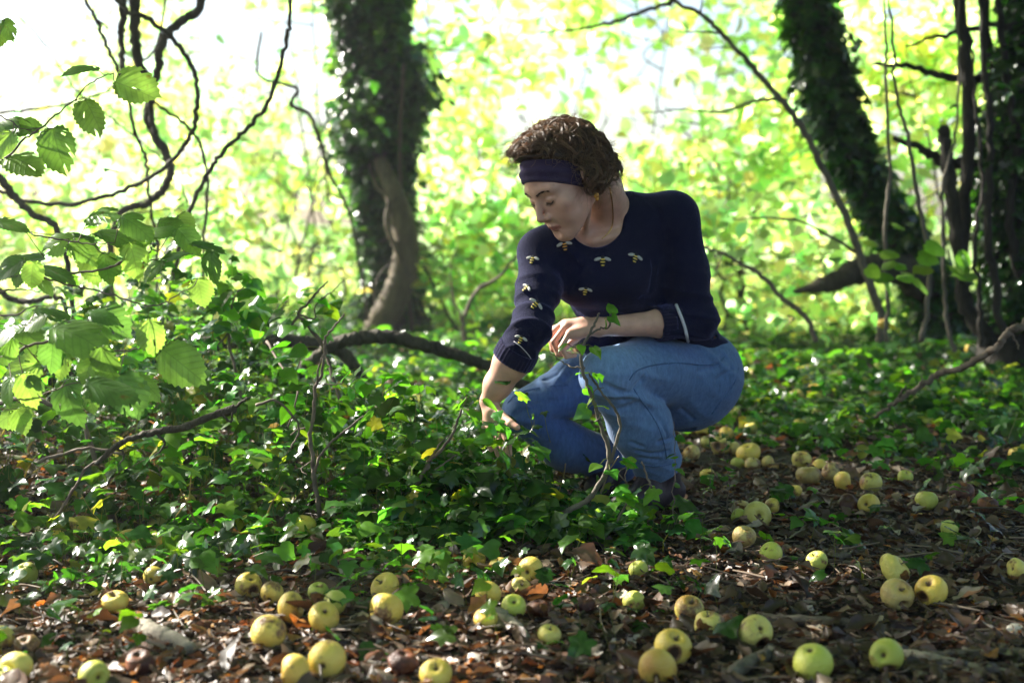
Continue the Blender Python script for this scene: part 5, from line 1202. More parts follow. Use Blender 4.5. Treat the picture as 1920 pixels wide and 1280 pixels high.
# head frame: f forward, l to her left ear, u to the crown
ph, al, ro = map(math.radians, (40, 29, 18)); HS = 1.055
u0 = np.array([-math.sin(ph), 0, math.cos(ph)]); fp = np.array([-math.cos(ph), 0, -math.sin(ph)])
Hf = math.cos(al)*fp+math.sin(al)*np.array([0, -1., 0]); l0 = np.cross(u0, Hf); Hu = nrm(math.cos(ro)*u0+math.sin(ro)*l0); Hl = np.cross(Hu, Hf)
HB = np.stack([Hf, Hl, Hu]); HC = U(1060, 337, 3.60)
def H(f, l, u): return HC + HS*(f*Hf+l*Hl+u*Hu)
def head_sdf(P):
    q = ((P-HC.astype(f32))@HB.T.astype(f32))/HS
    s = q.copy(); s[:, 1] = np.abs(q[:, 1])                       # the face is symmetric
    E3 = np.eye(3)
    d = Ell(q, (.0, 0, .032), E3, (.096, .074, .082))
    d = smin(d, Ell(q, (.046, 0, -.03), E3, (.051, .058, .072)), .03)
    d = smin(d, Ell(q, (.058, 0, -.068), E3, (.038, .036, .046)), .02)
    d = smin(d, Cap(s, (.0, .052, -.055), (.074, .012, -.102), .016, .014), .028)
    d = smin(d, Ball(q, (.078, 0, -.100), .0165), .016)
    d = smin(d, Cap(s, (.086, .010, .020), (.074, .045, .020), .010, .012), .018)   # brow
    d = smin(d, Ball(s, (.062, .046, -.026), .021), .022)                           # cheekbone
    d = smin(d, Ball(s, (.064, .030, -.055), .022), .02)
    d = smax(d, -Ball(s, (.108, .033, .002), .0185), .016)                          # eye socket
    lid = smin(Ell(s, (.0795, .033, -.001), E3, (.0125, .0165, .0125)), 9, .01) if False else Ell(s, (.0795, .033, -.001), E3, (.0125, .0165, .0125))
    d = smin(d, lid, .004)
    d = smax(d, -Cap(s, (.0935, .022, .0075), (.086, .048, .005), .0018, .0012), .003)   # crease of the lid
    nose = smin(Cap(q, (.092, 0, .010), (.116, 0, -.034), .0070, .0088), Ball(s, (.104, .0115, -.040), .0078), .007)
    nose = smin(nose, Cap(q, (.112, 0, -.040), (.098, 0, -.048), .006, .007), .006)
    d = smin(d, nose, .009)
    d = smax(d, -Ball(s, (.107, .0062, -.0492), .0024), .003)
    up = smin(Cap(s, (.1005, .000, -.0665), (.086, .024, -.0725), .0050, .0022), Cap(s, (.1005, .005, -.0655), (.093, .018, -.069), .005, .003), .004)
    lo = Cap(s, (.0975, .000, -.0775), (.087, .021, -.0740), .0058, .0022)
    d = smin(d, up, .006); d = smin(d, lo, .005)
    d = smax(d, -Cap(s, (.107, 0, -.0722), (.089, .023, -.0732), .0013, .0008), .0022)
    d = smax(d, -Ball(q, (.100, 0, -.0905), .008), .012)                            # hollow over the chin
    ear = smax(Ell(s, (-.008, .077, -.004), np.array([[.95, .3, .0], [-.3, .95, 0], [0, 0, 1]]), (.019, .008, .031)), -Ball(s, (-.004, .088, .002), .010), .006)
    d = smin(d, ear, .006)
    return d*HS
def hand_sdf(P, wr, palm, fingers, thumb):
    d = Chain(P, palm[0], palm[1], .012)
    for c in palm[2:]: d = smin(d, Cap(P, *c), .012)
    for pts, rr in fingers: d = smin(d, Chain(P, pts, [r*.93 for r in rr], .003), .0025)
    return smin(d, Chain(P, *thumb, .004), .008)
# left hand: loosely closed on the knee, pointing left; right hand: hanging, fingers apart, thumb forward
def Lf(m, p, q, t, Ym, r):   # finger from knuckle through two bends to the tip
    return ([U(*m), U(*p), U(*q), U(*t)], [r, r*.93, r*.85, r*.74])
LH = dict(palm=([wrL, U(1092, 611, 3.73), U(1066, 613, 3.735)], [.0245, .0215, .021], (U(1100, 608, 3.75), U(1060, 608, 3.765), .019, .0145), (U(1100, 620, 3.71), U(1070, 626, 3.70), .018, .0145)),
          fingers=[Lf((1060, 606, 3.768), (1040, 616, 3.765), (1040, 643, 3.755), (1060, 652, 3.75), 0, .0100),
                   Lf((1054, 608, 3.745), (1032, 627, 3.735), (1037, 655, 3.725), (1060, 662, 3.728), 0, .0102),
                   Lf((1057, 616, 3.720), (1038, 641, 3.706), (1047, 664, 3.700), (1068, 664, 3.710), 0, .0097),
                   Lf((1066, 627, 3.698), (1052, 651, 3.682), (1062, 668, 3.682), (1078, 666, 3.695), 0, .0086)],
          thumb=([U(1100, 618, 3.77), U(1078, 636, 3.79), U(1062, 650, 3.785)], [.0125, .0105, .0085]))
RH = dict(palm=([wrR, U(921, 775, 3.672), U(924, 800, 3.665)], [.0225, .020, .0185], (U(921, 770, 3.685), U(911, 802, 3.685), .0165, .0125), (U(924, 770, 3.66), U(938, 803, 3.645), .0165, .0125)),
          fingers=[Lf((940, 806, 3.642), (954, 831, 3.62), (955, 850, 3.628), (950, 862, 3.640), 0, .0092),
                   Lf((930, 808, 3.652), (942, 838, 3.628), (948, 858, 3.628), (948, 872, 3.640), 0, .0095),
                   Lf((919, 808, 3.668), (929, 838, 3.648), (937, 859, 3.645), (941, 871, 3.655), 0, .0090),
                   Lf((909, 804, 3.684), (914, 828, 3.668), (921, 845, 3.662), (927, 857, 3.668), 0, .0080)],
          thumb=([U(930, 768, 3.655), U(945, 783, 3.625), U(957, 793, 3.60), U(970, 801, 3.585)], [.0135, .0115, .0098, .0078]))
def torso(P, o):
    d = smins([Cap(P, C1-Lc*.075, C1+Lc*.075, .098+o, .098+o), Cap(P, C2-Lm*.055, C2+Lm*.055, .097+o, .100+o), Cap(P, C3-Lp*.05, C3+Lp*.05, .098+o, .098+o),
               Cap(P, C4-Lp*.06, C4+Lp*.06, .108+o, .108+o)], .08)
    d = smin(d, Cap(P, C2, C3, .112+o, .112+o), .05); d = smin(d, Cap(P, C1, C2, .10+o, .10+o), .05)
    d = smin(d, Ball(P, U(1172, 520, 3.78), .058+o), .09); d = smin(d, Ball(P, U(1088, 527, 3.76), .055+o), .09)
    d = smin(d, Cap(P, shR+Lc*.03, shL-Lc*.03, .058+o, .058+o), .06)
    d = smin(d, Cap(P, U(1166, 390, 3.82), shL-[0, 0, .012], .047+o, .058+o), .035); d = smin(d, Cap(P, U(1110, 428, 3.80), shR, .045+o, .052+o), .04)
    return d
def legs(P, o):
    L = Chain(P, [hipL, U(1222, 692, 3.86), kneeL], [.104+o, .086+o, .0665+o], .03)
    L = smin(L, Ball(P, kneeL, .062+o), .03)
    S = Chain(P, [kneeL, calfL, ankL], [.062+o, .072+o, .05+o], .04)
    R = Chain(P, [hipR, U(1085, 722, 4.07), kneeR], [.10+o, .077+o, .060+o], .03)
    T = Chain(P, [kneeR, calfR, ankR], [.056+o, .060+o, .046+o], .03)
    B = smin(Ball(P, U(1312, 715, 4.06), .108+o), Ball(P, U(1282, 742, 4.02), .098+o), .05)
    B = smin(B, Ball(P, U(1240, 735, 4.16), .10+o), .05)
    d = smin(L, B, .06); d = smin(d, Cap(P, C4-Lp*.06, C4+Lp*.06, .106+o, .106+o), .05)
    d = smin(d, S, .008); r = smin(R, T, .005); return smin(d, r, .02)
BT = (np.array([U(1165, 900, 3.78)[0], 3.77, .045]), np.array([ankR[0]-.075, 4.05, .04]))
def body_sdf(P):
    d = torso(P, -.014)
    d = smin(d, legs(P, -.012), .03)
    d = smin(d, Chain(P, [shL, elL], [.047, .038], .02), .03); d = smin(d, Chain(P, [elL, U(1240, 606, 3.79), wrL], [.036, .0365, .0235], .02), .012)
    d = smin(d, Chain(P, [shR, elR], [.045, .038], .02), .03); d = smin(d, Chain(P, [elR, U(959, 678, 3.645), U(933, 722, 3.665), wrR], [.039, .0445, .0345, .0225], .02), .012)
    d = smin(d, hand_sdf(P, wrL, **LH), .012); d = smin(d, hand_sdf(P, wrR, **RH), .012)
    n = smin(Chain(P, [neck0, nape], [.056, .050], .02), Cap(P, U(1152, 392, 3.80), U(1132, 345, 3.72), .036, .040), .03)
    n = smin(n, Cap(P, H(-.01, .045, -.05), U(1095, 440, 3.745), .012, .010), .02)      # neck muscle down to the collar bone
    d = smin(d, n, .03); d = smin(d, Cap(P, U(1112, 452, 3.725), U(1215, 425, 3.76), .009, .008), .018)
    for a, t in ((ankL, BT[0]), (ankR, BT[1])):
        d = smin(d, Cap(P, a, a*.5+t*.5-[0, 0, .03], .030, .018), .03)
    return smin(d, head_sdf(P), .014)
def skin_mat():
    m, n, l, p, out = mat_new('skin')
    a = N(n, 'ShaderNodeAttribute', attribute_name='col'); tc = N(n, 'ShaderNodeTexCoord')
    nz = N(n, 'ShaderNodeTexNoise'); nz.inputs['Scale'].default_value = 28; nz.inputs['Detail'].default_value = 6; l.new(tc.outputs['Object'], nz.inputs['Vector'])
    mr = N(n, 'ShaderNodeMapRange'); mr.inputs['From Min'].default_value = .3; mr.inputs['From Max'].default_value = .7; mr.inputs['To Min'].default_value = .82; mr.inputs['To Max'].default_value = 1.12; l.new(nz.outputs['Fac'], mr.inputs['Value'])
    v = N(n, 'ShaderNodeVectorMath', operation='SCALE'); l.new(a.outputs['Color'], v.inputs[0]); l.new(mr.outputs[0], v.inputs['Scale']); l.new(v.outputs[0], p.inputs['Base Color'])
    p.inputs['Subsurface Weight'].default_value = .05; p.inputs['Subsurface Radius'].default_value = (1, .3, .15); p.inputs['Subsurface Scale'].default_value = .008
    p.inputs['Roughness'].default_value = .48; p.inputs['Specular IOR Level'].default_value = .4
    b = N(n, 'ShaderNodeBump'); b.inputs['Strength'].default_value = .12; b.inputs['Distance'].default_value = .001
    n2 = N(n, 'ShaderNodeTexNoise'); n2.inputs['Scale'].default_value = 420; l.new(tc.outputs['Object'], n2.inputs['Vector']); l.new(n2.outputs['Fac'], b.inputs['Height']); l.new(b.outputs[0], p.inputs['Normal'])
    return m
M['skin'] = skin_mat()
BLO, BHI = (-.14, 3.38, -.03), (.76, 4.36, 1.16)
base_p = ((ankL+ankR)/2)*[1, 1, 0]
woman = empty('person', tuple(base_p))
BV, BQ = mesh_sdf(body_sdf, BLO, BHI, .0026)
q = (BV-HC)@HB.T/HS; col = np.tile(np.array([.60, .34, .25]), (len(BV), 1))
def blend(mask, c): 
    global col
    col = col*(1-mask[:, None])+np.array(c)*mask[:, None]
bl = np.clip(noise3(BV, 38, 77)*.5+noise3(BV, 110, 78)*.35, 0, 1); blend(.38*bl, (.60, .27, .20)); fk = np.clip(noise3(BV, 420, 79)-1.15, 0, 1)*1.5; blend(np.clip(.5*fk, 0, .5), (.36, .19, .12))
g = lambda c, r: np.exp(-(((q*[1, 1, 1]-np.array(c))/np.array(r))**2).sum(1))
for s in (1, -1): blend(.35*g((.07, s*.045, -.035), (.03, .022, .02)), (.60, .28, .22))
blend(.35*g((.118, 0, -.038), (.015, .015, .014)), (.58, .30, .24))
lip = (np.abs(q[:, 1]) < .0245) & (q[:, 0] > .082) & (q[:, 2] < -.0635+.0*q[:, 1]-.18*np.abs(q[:, 1])) & (q[:, 2] > -.0835+.28*np.abs(q[:, 1]))
blend(lip*.85, (.42, .14, .12))
for s in (1, -1): blend(.45*g((.09, s*.034, .003), (.012, .017, .007)), (.40, .24, .19))
for tipp in [f[0][3] for f in RH['fingers']+LH['fingers']]+[RH['thumb'][0][-1], LH['thumb'][0][-1]]:
    blend(.5*np.exp(-(((BV-tipp)/.014)**2).sum(1)), (.62, .29, .24))
for hh in (LH, RH):
    for f in hh['fingers']: blend(.3*np.exp(-(((BV-f[0][1])/.011)**2).sum(1)), (.56, .27, .21))
body = child(new_mesh('body', BV, [BQ], M['skin'], None, True, col), woman)

# sweater ----------------------------------------------------------------------------------
hem_n = nrm(np.array([.16, 0, 1.])); hem_p = U(1330, 655, 4.0)
def cuffplane(P, c, ax): return (P-c.astype(f32))@nrm(ax).astype(f32)
cuffL, cuffR = U(1233, 607, 3.785), U(961, 676, 3.645)
def fold(P, c, ax, amp, freq, rad, seed):
    dd = np.linalg.norm(P-c.astype(f32), axis=1); t = (P-c.astype(f32))@nrm(ax).astype(f32)
    w = np.sin(t*freq + 2.4*noise3(P, 12, seed)); return 1.35*amp*np.exp(-(dd/rad)**2)*(1.6*np.exp(-(1-w)*2.2)-.5)*-1
def march(fn, px, py, t0=3.2):
    o = np.array([0, 0, CAM_Z]); d = nrm(U(px, py, 1.0)-o); t = t0
    for _ in range(60):
        s = float(fn((o+d*t)[None].astype(f32))[0]); t += s*.8
        if abs(s) < 4e-4: break
    return o+d*t
def grooves(P, d, lines, k):
    for pts, r in lines:
        for a, b in zip(pts[:-1], pts[1:]): d = smax(d, -Cap(P, a, b, r, r), k)
    return d
def lay(fn, specs): return [([march(fn, *p) for p in pts], r) for pts, r in specs]
SWG = lay(lambda P: torso(P, .004), [([(1128, 470), (1095, 500), (1070, 545)], .004), ([(1250, 440), (1228, 490), (1222, 545)], .005), ([(1205, 560), (1240, 575), (1280, 572)], .004), ([(1150, 590), (1195, 600), (1230, 595)], .004), ([(1215, 372), (1235, 395), (1240, 425)], .003), ([(1195, 368), (1208, 390)], .003), ([(1330, 590), (1350, 610), (1366, 618)], .004), ([(1310, 615), (1340, 632), (1372, 636)], .004)])
def sweater_sdf(P):
    d = torso(P, .0)
    d = smax(d, -((P-hem_p.astype(f32))@hem_n.astype(f32)), .012)
    d = smin(d, Cap(P, U(1118, 640, 3.86), U(1160, 600, 3.90), .045, .06), .05)            # front hem sagging between the knees
    aL = Chain(P, [shL, U(1284, 510, 3.83), elL+[.012, .01, 0]], [.065, .061, .052], .03); aL = smin(aL, Ball(P, elL+[.03, .02, .0], .047), .03)
    fL = smax(Cap(P, elL, cuffL-(.03*nrm(elL-cuffL)), .050, .0435), -cuffplane(P, cuffL, elL-cuffL), .004)
    aR = Chain(P, [shR, U(1008, 545, 3.69), elR], [.058, .053, .049], .03)
    fR = smax(Cap(P, elR, cuffR+(.03*nrm(cuffR-elR)), .052, .0505), cuffplane(P, cuffR, cuffR-elR), .004)
    d = smin(d, smin(aL, fL, .02), .03); d = smin(d, smin(aR, fR, .015), .028)
    d = d + fold(P, elR, elR-shR, .0045, 140, .085, 41) + fold(P, U(1000, 560, 3.66), elR-shR, .003, 110, .07, 42) + fold(P, elL, [.3, 0, 1], .0045, 100, .10, 43) + fold(P, U(1065, 500, 3.72), [.7, 0, .7], .004, 80, .08, 44) \
          + fold(P, U(1330, 600, 4.0), [.25, 0, 1], .005, 85, .12, 45) + fold(P, U(1240, 470, 3.76), [.8, 0, -.5], .004, 70, .09, 46) + fold(P, U(1185, 375, 3.78), [1, 0, .1], .002, 120, .05, 47) + .0012*noise3(P, 26, 48)
    d = grooves(P, d, SWG, .012)
    # ribbed welt at both cuffs
    tL = cuffplane(P, cuffL, elL-cuffL); tR = cuffplane(P, cuffR, elR-cuffR)
    nc = np.linalg.norm(P-cuffR.astype(f32), axis=1)
    # neckline
    return smax(d, -smin(Ell(P, U(1118, 405, 3.72), np.eye(3), (.076, .085, .082)), Cap(P, U(1142, 345, 3.75), U(1138, 375, 3.77), .046, .046), .02), .006)
def knit_mat(name, c, c2, scale=400, attr=None):
    m, n, l, p, out = mat_new(name)
    tc = N(n, 'ShaderNodeTexCoord'); nz = N(n, 'ShaderNodeTexNoise'); nz.inputs['Scale'].default_value = 14; nz.inputs['Detail'].default_value = 8
    l.new(tc.outputs['Object'], nz.inputs['Vector']); mx = N(n, 'ShaderNodeMixRGB'); mx.inputs[1].default_value = (*c, 1); mx.inputs[2].default_value = (*c2, 1); l.new(nz.outputs['Fac'], mx.inputs[0]); l.new(mx.outputs[0], p.inputs['Base Color'])
    p.inputs['Roughness'].default_value = .9; p.inputs['Specular IOR Level'].default_value = .15; p.inputs['Sheen Weight'].default_value = .35; p.inputs['Sheen Roughness'].default_value = .22; p.inputs['Sheen Tint'].default_value = (.45, .45, 1, 1)
    w = N(n, 'ShaderNodeTexVoronoi'); w.inputs['Scale'].default_value = scale; l.new(tc.outputs['Object'], w.inputs['Vector'])
    b = N(n, 'ShaderNodeBump'); b.inputs['Strength'].default_value = .9; b.inputs['Distance'].default_value = .0016; l.new(w.outputs['Distance'], b.inputs['Height']); l.new(b.outputs[0], p.inputs['Normal'])
    return m
M['knit'] = knit_mat('navy_knit', (.0055, .006, .024), (.010, .011, .040))
SV, SQ = mesh_sdf(sweater_sdf, BLO, BHI, .0030)
sweater = child(new_mesh('sweater', SV, [SQ], M['knit']), woman)
def under(o, par):
    """sub-part of a clothing mesh: the woman's Empty keeps its place"""
    o.parent = par; o.matrix_parent_inverse = par.matrix_local.inverted() if False else Matrix.Identity(4); return o
def bvh_of(V, Q): return BVHTree.FromPolygons([tuple(v) for v in V], [tuple(map(int, k)) for k in Q])
sw_b = bvh_of(SV, SQ); bo_b = bvh_of(BV, BQ)
def on(b, px, py, lift=0.0):
    o = Vector((0, 0, CAM_Z)); d = Vector(U(px, py, 1.0))-o; h = b.ray_cast(o, d.normalized())
    if h[0] is None: return None
    return np.array(h[0])+np.array(h[1])*lift, np.array(h[1])
# collar, ribbed cuffs and the pale piping
def ring(b, pts, r, name, mat, par, lift=0.001, sides=8, closed=False):
    q = [on(b, *p, lift) for p in pts]; q = [k[0] for k in q if k]
    p = spline(q, 5); mb = MB(); mb.tube(p, r, sides); o = mb.build(name, mat); return under(o, par)
M['piping'] = noisy_mat('pale_piping', (.52, .50, .55), (.66, .64, .68), 200, .7, .4, .002)
ring(sw_b, [(1268, 572), (1273, 585), (1279, 600), (1284, 615), (1288, 630), (1290, 640)], .0042, 'piping', M['piping'], sweater, .0015)
ring(sw_b, [(964, 640), (975, 648), (985, 658), (993, 668), (998, 678)], .0010, 'piping', M['piping'], sweater, .0008)
M['knit_rib'] = knit_mat('navy_rib', (.008, .007, .026), (.015, .013, .045), 700)
def cuff(c, ax, r, w, name):
    ax = nrm(ax); x = nrm(np.cross(ax, [0, 1, .2])); y = np.cross(ax, x); nv, na = 7, 120; V = []
    for i in range(nv):
        t = i/(nv-1); rr = r + .0015*math.sin(t*math.pi)
        for k in range(na):
            a = k/na*2*math.pi; R = rr+.0009*math.cos(a*30); V.append(c+ax*(t*w-.002)+(x*math.cos(a)+y*math.sin(a))*R)
    for i in (nv-1, 0):   # turned-in edges
        pass
    V = np.array(V); i, j = np.meshgrid(np.arange(nv-1), np.arange(na), indexing='ij'); j2 = (j+1) % na
    o = new_mesh(name, V, [np.stack([i*na+j, i*na+j2, (i+1)*na+j2, (i+1)*na+j], -1).reshape(-1, 4)], M['knit_rib'])
    m = o.modifiers.new('thick', 'SOLIDIFY'); m.thickness = .004; m.offset = -1; return under(o, sweater)
cuff(cuffR, elR-cuffR, .0545, .042, 'cuff')
cuff(cuffL, elL-cuffL, .0468, .040, 'cuff')

# embroidered bees --------------------------------------------------------------------------
M['bee_dark'] = noisy_mat('bee_dark_thread', (.008, .008, .01), (.02, .02, .02), 300, .7, .3, .001)
M['bee_gold'] = noisy_mat('bee_gold_thread', (.80, .55, .06), (.90, .70, .15), 300, .4, .3, .001)
M['bee_orange'] = noisy_mat('bee_orange_thread', (.75, .30, .04), (.85, .42, .08), 300, .5, .3, .001)
M['bee_wing'] = noisy_mat('bee_wing_thread', (.35, .34, .32), (.52, .51, .48), 250, .6, .3, .001)
def bee(px, py, L, ang, gold='bee_gold'):
    h = on(sw_b, px, py, .0012)
    if h is None: return
    c, nn = h; a = math.radians(ang); up = np.array([math.sin(a), 0, math.cos(a)]); up = nrm(up-nn*(up@nn)); rt = np.cross(up, nn); rt = rt*np.sign(rt[0])
    S = L/F_PX*c[1]
    def blob(cx, cz, rx, rz, h0=.0018, rot=0.0):
        na = 16; V = []
        for k, (s, hh) in enumerate(((1, -.0008), (.93, h0*.6), (.6, h0))):
            for i in range(na):
                t = i/na*6.283; x, z = rx*s*math.cos(t), rz*s*math.sin(t); x, z = x*math.cos(rot)-z*math.sin(rot), x*math.sin(rot)+z*math.cos(rot)
                V.append(c+S*((cx+x)*rt+(cz+z)*up)+nn*hh)
        V.append(c+S*(cx*rt+cz*up)+nn*h0*1.05); V = np.array(V); i = np.arange(na); j = (i+1) % na
        return V, [np.concatenate([np.stack([k*na+i, k*na+j, (k+1)*na+j, (k+1)*na+i], -1) for k in (0, 1)]), np.stack([2*na+i, 2*na+j, np.full(na, 3*na)], -1)]
    mb = MB(); mb.add(*blob(0, .02, .19, .34)); mb.add(*blob(0, .33, .13, .12)); o = under(mb.build('bee', M['bee_dark']), sweater)
    # stripes and wings: thread of another colour in the same embroidery
    def more(mat, blobs):
        me = o.data; mb2 = MB()
        for b in blobs: mb2.add(*blob(*b))
        t = mb2.build('t', M[mat]); return t
    s1 = more(gold, [(0, .20, .17, .055, .0026), (0, .02, .185, .05, .0028), (0, -.19, .13, .05, .0026)]); s2 = more('bee_wing', [(.32, .22, .25, .11, .0022, -.35), (-.32, .22, .25, .11, .0022, .35)])
    for k, t in enumerate((s1, s2)):
        nv = len(o.data.vertices)
        bm_join(o, t)
def bm_join(o, t):
    """weld mesh t into o, keeping its material"""
    import bmesh
    bm = bmesh.new(); bm.from_mesh(o.data); nf = len(bm.faces); bm.from_mesh(t.data); o.data.materials.append(t.data.materials[0]); mi = len(o.data.materials)-1
    bm.faces.ensure_lookup_table()
    for f in bm.faces[nf:]: f.material_index = mi; f.smooth = True
    bm.to_mesh(o.data); bm.free(); me = t.data; bpy.data.objects.remove(t); bpy.data.meshes.remove(me)
for b in ((1059, 463, 27, -10, 'bee_orange'), (1130, 492, 29, 0), (1190, 486, 28, 22), (1097, 547, 24, 8), (998, 489, 25, 5), (985, 542, 24, 40), (1002, 573, 28, 40), (976, 638, 24, 20), (1068, 575, 16, 30)): bee(*b)

# jeans --------------------------------------------------------------------------------------
def jeans_base(P):
    d = legs(P, .004)
    return smin(smin(d, Cap(P, calfL, ankL+(ankL-calfL)*.12, .077, .070), .02), Cap(P, calfR, ankR, .068, .060), .02)
JG = lay(jeans_base, [([(1190, 738), (1165, 735), (1135, 722)], .0045), ([(1192, 745), (1170, 749), (1140, 744)], .004), ([(1196, 752), (1180, 764), (1160, 768)], .0035), ([(1192, 728), (1205, 712), (1208, 700)], .004), ([(1360, 668), (1335, 690), (1310, 697)], .004), ([(1372, 690), (1345, 712)], .0035),
   ([(1195, 845), (1225, 851), (1255, 845)], .004), ([(1200, 858), (1235, 862)], .0035), ([(1185, 830), (1205, 838)], .003), ([(1235, 828), (1262, 820)], .0035), ([(1050, 672), (1030, 690), (1000, 700)], .004), ([(1065, 680), (1045, 702), (1020, 712)], .004), ([(1075, 695), (1060, 715)], .003), ([(990, 745), (1020, 752), (1055, 750)], .0035), ([(965, 778), (985, 768), (1010, 765)], .003), ([(1250, 760), (1280, 768), (1300, 785)], .0035), ([(1215, 762), (1240, 790), (1252, 820)], .003)])
def jeans_sdf(P):
    d = legs(P, .004)
    hL = Cap(P, calfL, ankL+(ankL-calfL)*.12, .077, .070); hR = Cap(P, calfR, ankR, .068, .060)
    d = smin(d, hL, .02); d = smin(d, hR, .02)
    d = smax(d, (P-(ankL+[0, 0, -.008]).astype(f32))@nrm(ankL-calfL).astype(f32) - 9*(np.linalg.norm(P-ankL.astype(f32), axis=1) > .16), .004)
    d = smax(d, -Cap(P, U(975, 787, 3.895), U(1095, 783, 3.96), .010, .012), .012)
    d = grooves(P, d, JG, .010)
    kn = U(1190, 738, 3.74)
    d = d + fold(P, kn, [.35, 0, 1], .006, 75, .08, 61) + fold(P, U(1150, 745, 3.66), [.2, 0, 1], .0035, 100, .07, 62) + fold(P, U(1330, 665, 3.95), [.6, 0, 1], .005, 70, .09, 63) \
          + fold(P, U(1230, 850, 3.85), [.1, 0, 1], .0028, 120, .06, 64) + fold(P, U(985, 720, 3.95), [.5, 0, .8], .005, 85, .09, 65) + fold(P, U(1040, 690, 4.0), [.7, 0, -.7], .003, 80, .08, 66) + fold(P, U(965, 785, 3.95), [0, 0, 1], .0025, 95, .06, 67) + fold(P, U(1200, 850, 3.84), [.35, 0, 1], .004, 130, .06, 69) + fold(P, U(1090, 690, 3.8), [.3, .3, 1], .003, 90, .07, 70) + fold(P, U(1290, 760, 3.95), [.8, 0, .6], .003, 60, .09, 72) + .0018*noise3(P, 20, 68)
    return d
def denim_mat():
    m, n, l, p, out = mat_new('denim')
    tc = N(n, 'ShaderNodeTexCoord'); a = N(n, 'ShaderNodeAttribute', attribute_name='col')
    nz = N(n, 'ShaderNodeTexNoise'); nz.inputs['Scale'].default_value = 90; nz.inputs['Detail'].default_value = 6; nz.inputs['Roughness'].default_value = .8
    mp = N(n, 'ShaderNodeMapping'); mp.inputs['Scale'].default_value = (1, 1, .35); l.new(tc.outputs['Object'], mp.inputs['Vector']); l.new(mp.outputs[0], nz.inputs['Vector'])
    mr = N(n, 'ShaderNodeMapRange'); mr.inputs['From Min'].default_value = .3; mr.inputs['From Max'].default_value = .7; mr.inputs['To Min'].default_value = .68; mr.inputs['To Max'].default_value = 1.34; l.new(nz.outputs['Fac'], mr.inputs['Value'])
    v = N(n, 'ShaderNodeVectorMath', operation='SCALE'); l.new(a.outputs['Color'], v.inputs[0]); l.new(mr.outputs[0], v.inputs['Scale']); l.new(v.outputs[0], p.inputs['Base Color'])
    p.inputs['Roughness'].default_value = .85; p.inputs['Specular IOR Level'].default_value = .2; p.inputs['Sheen Weight'].default_value = .15
    w = N(n, 'ShaderNodeTexWave'); w.inputs['Scale'].default_value = 190; w.inputs['Distortion'].default_value = 2; w.bands_direction = 'DIAGONAL'; l.new(tc.outputs['Object'], w.inputs['Vector'])
    b = N(n, 'ShaderNodeBump'); b.inputs['Strength'].default_value = .3; b.inputs['Distance'].default_value = .0008; l.new(w.outputs['Fac'], b.inputs['Height']); l.new(b.outputs[0], p.inputs['Normal'])
    return m
M['denim'] = denim_mat()
JV, JQ = mesh_sdf(jeans_sdf, BLO, BHI, .0032)
fade = np.clip(.45+.4*noise3(JV, 7, 71)+.9*np.exp(-(np.linalg.norm(JV-U(1140, 670, 3.68), axis=1)/.15)**2)+.5*np.exp(-(np.linalg.norm(JV-U(1000, 700, 3.95), axis=1)/.1)**2), 0, 1.2)[:, None]
jeans = child(new_mesh('jeans', JV, [JQ], M['denim'], None, True, np.array([.041, .086, .215])*(1-fade)+np.array([.135, .225, .41])*fade), woman)
je_b = bvh_of(JV, JQ)
M['seam'] = noisy_mat('denim_seam', (.035, .07, .17), (.10, .18, .34), 150, .9, .4, .002)
for pts, r in (([(1180, 712), (1188, 700), (1200, 692), (1222, 685), (1250, 681), (1285, 681), (1320, 684), (1345, 681), (1358, 670), (1368, 655)], .0019),
               ([(1188, 728), (1200, 748), (1215, 768), (1230, 792), (1240, 815), (1247, 840), (1250, 860)], .0017),
               ([(1384, 690), (1378, 715), (1366, 735), (1352, 752), (1335, 775)], .0018),
               ([(952, 755), (965, 742), (985, 733), (1010, 727), (1040, 723), (1065, 722)], .0016), ([(1195, 866), (1215, 872), (1240, 873), (1265, 866)], .002)):
    ring(je_b, pts, r, 'seam', M['seam'], jeans, .0006, 6)

# boots ----------------------------------------------------------------------------------------
M['boot'] = noisy_mat('plum_leather', (.016, .008, .014), (.035, .018, .03), 30, .55, .3, .002, spec=.4)
def boot(ank, heel, toe, name, flat=True):
    def sd(P):
        d = Cap(P, ank+[0, 0, .03], (ank+heel)/2, .047, .044); d = smin(d, Chain(P, [heel, (heel+toe)/2, toe], [.038, .040, .034], .02), .03)
        d = smin(d, Cap(P, ank, (heel*.4+toe*.6), .04, .034), .03)
        if flat: d = smax(d, -(P[:, 2]-f32(.012)), .006)
        return d
    lo = np.minimum(np.minimum(ank, heel), toe)-.07; hi = np.maximum(np.maximum(ank, heel), toe)+.09
    V, Q = mesh_sdf(sd, lo, hi, .004); return child(new_mesh(name, V, [Q], M['boot']), woman)
boot(ankL, np.array([U(1262, 900, 3.96)[0], 3.97, .05]), np.array([U(1165, 900, 3.78)[0], 3.77, .045]), 'boot')
boot(ankR, np.array([ankR[0]+.035, 4.22, .14]), np.array([ankR[0]-.075, 4.05, .04]), 'boot')

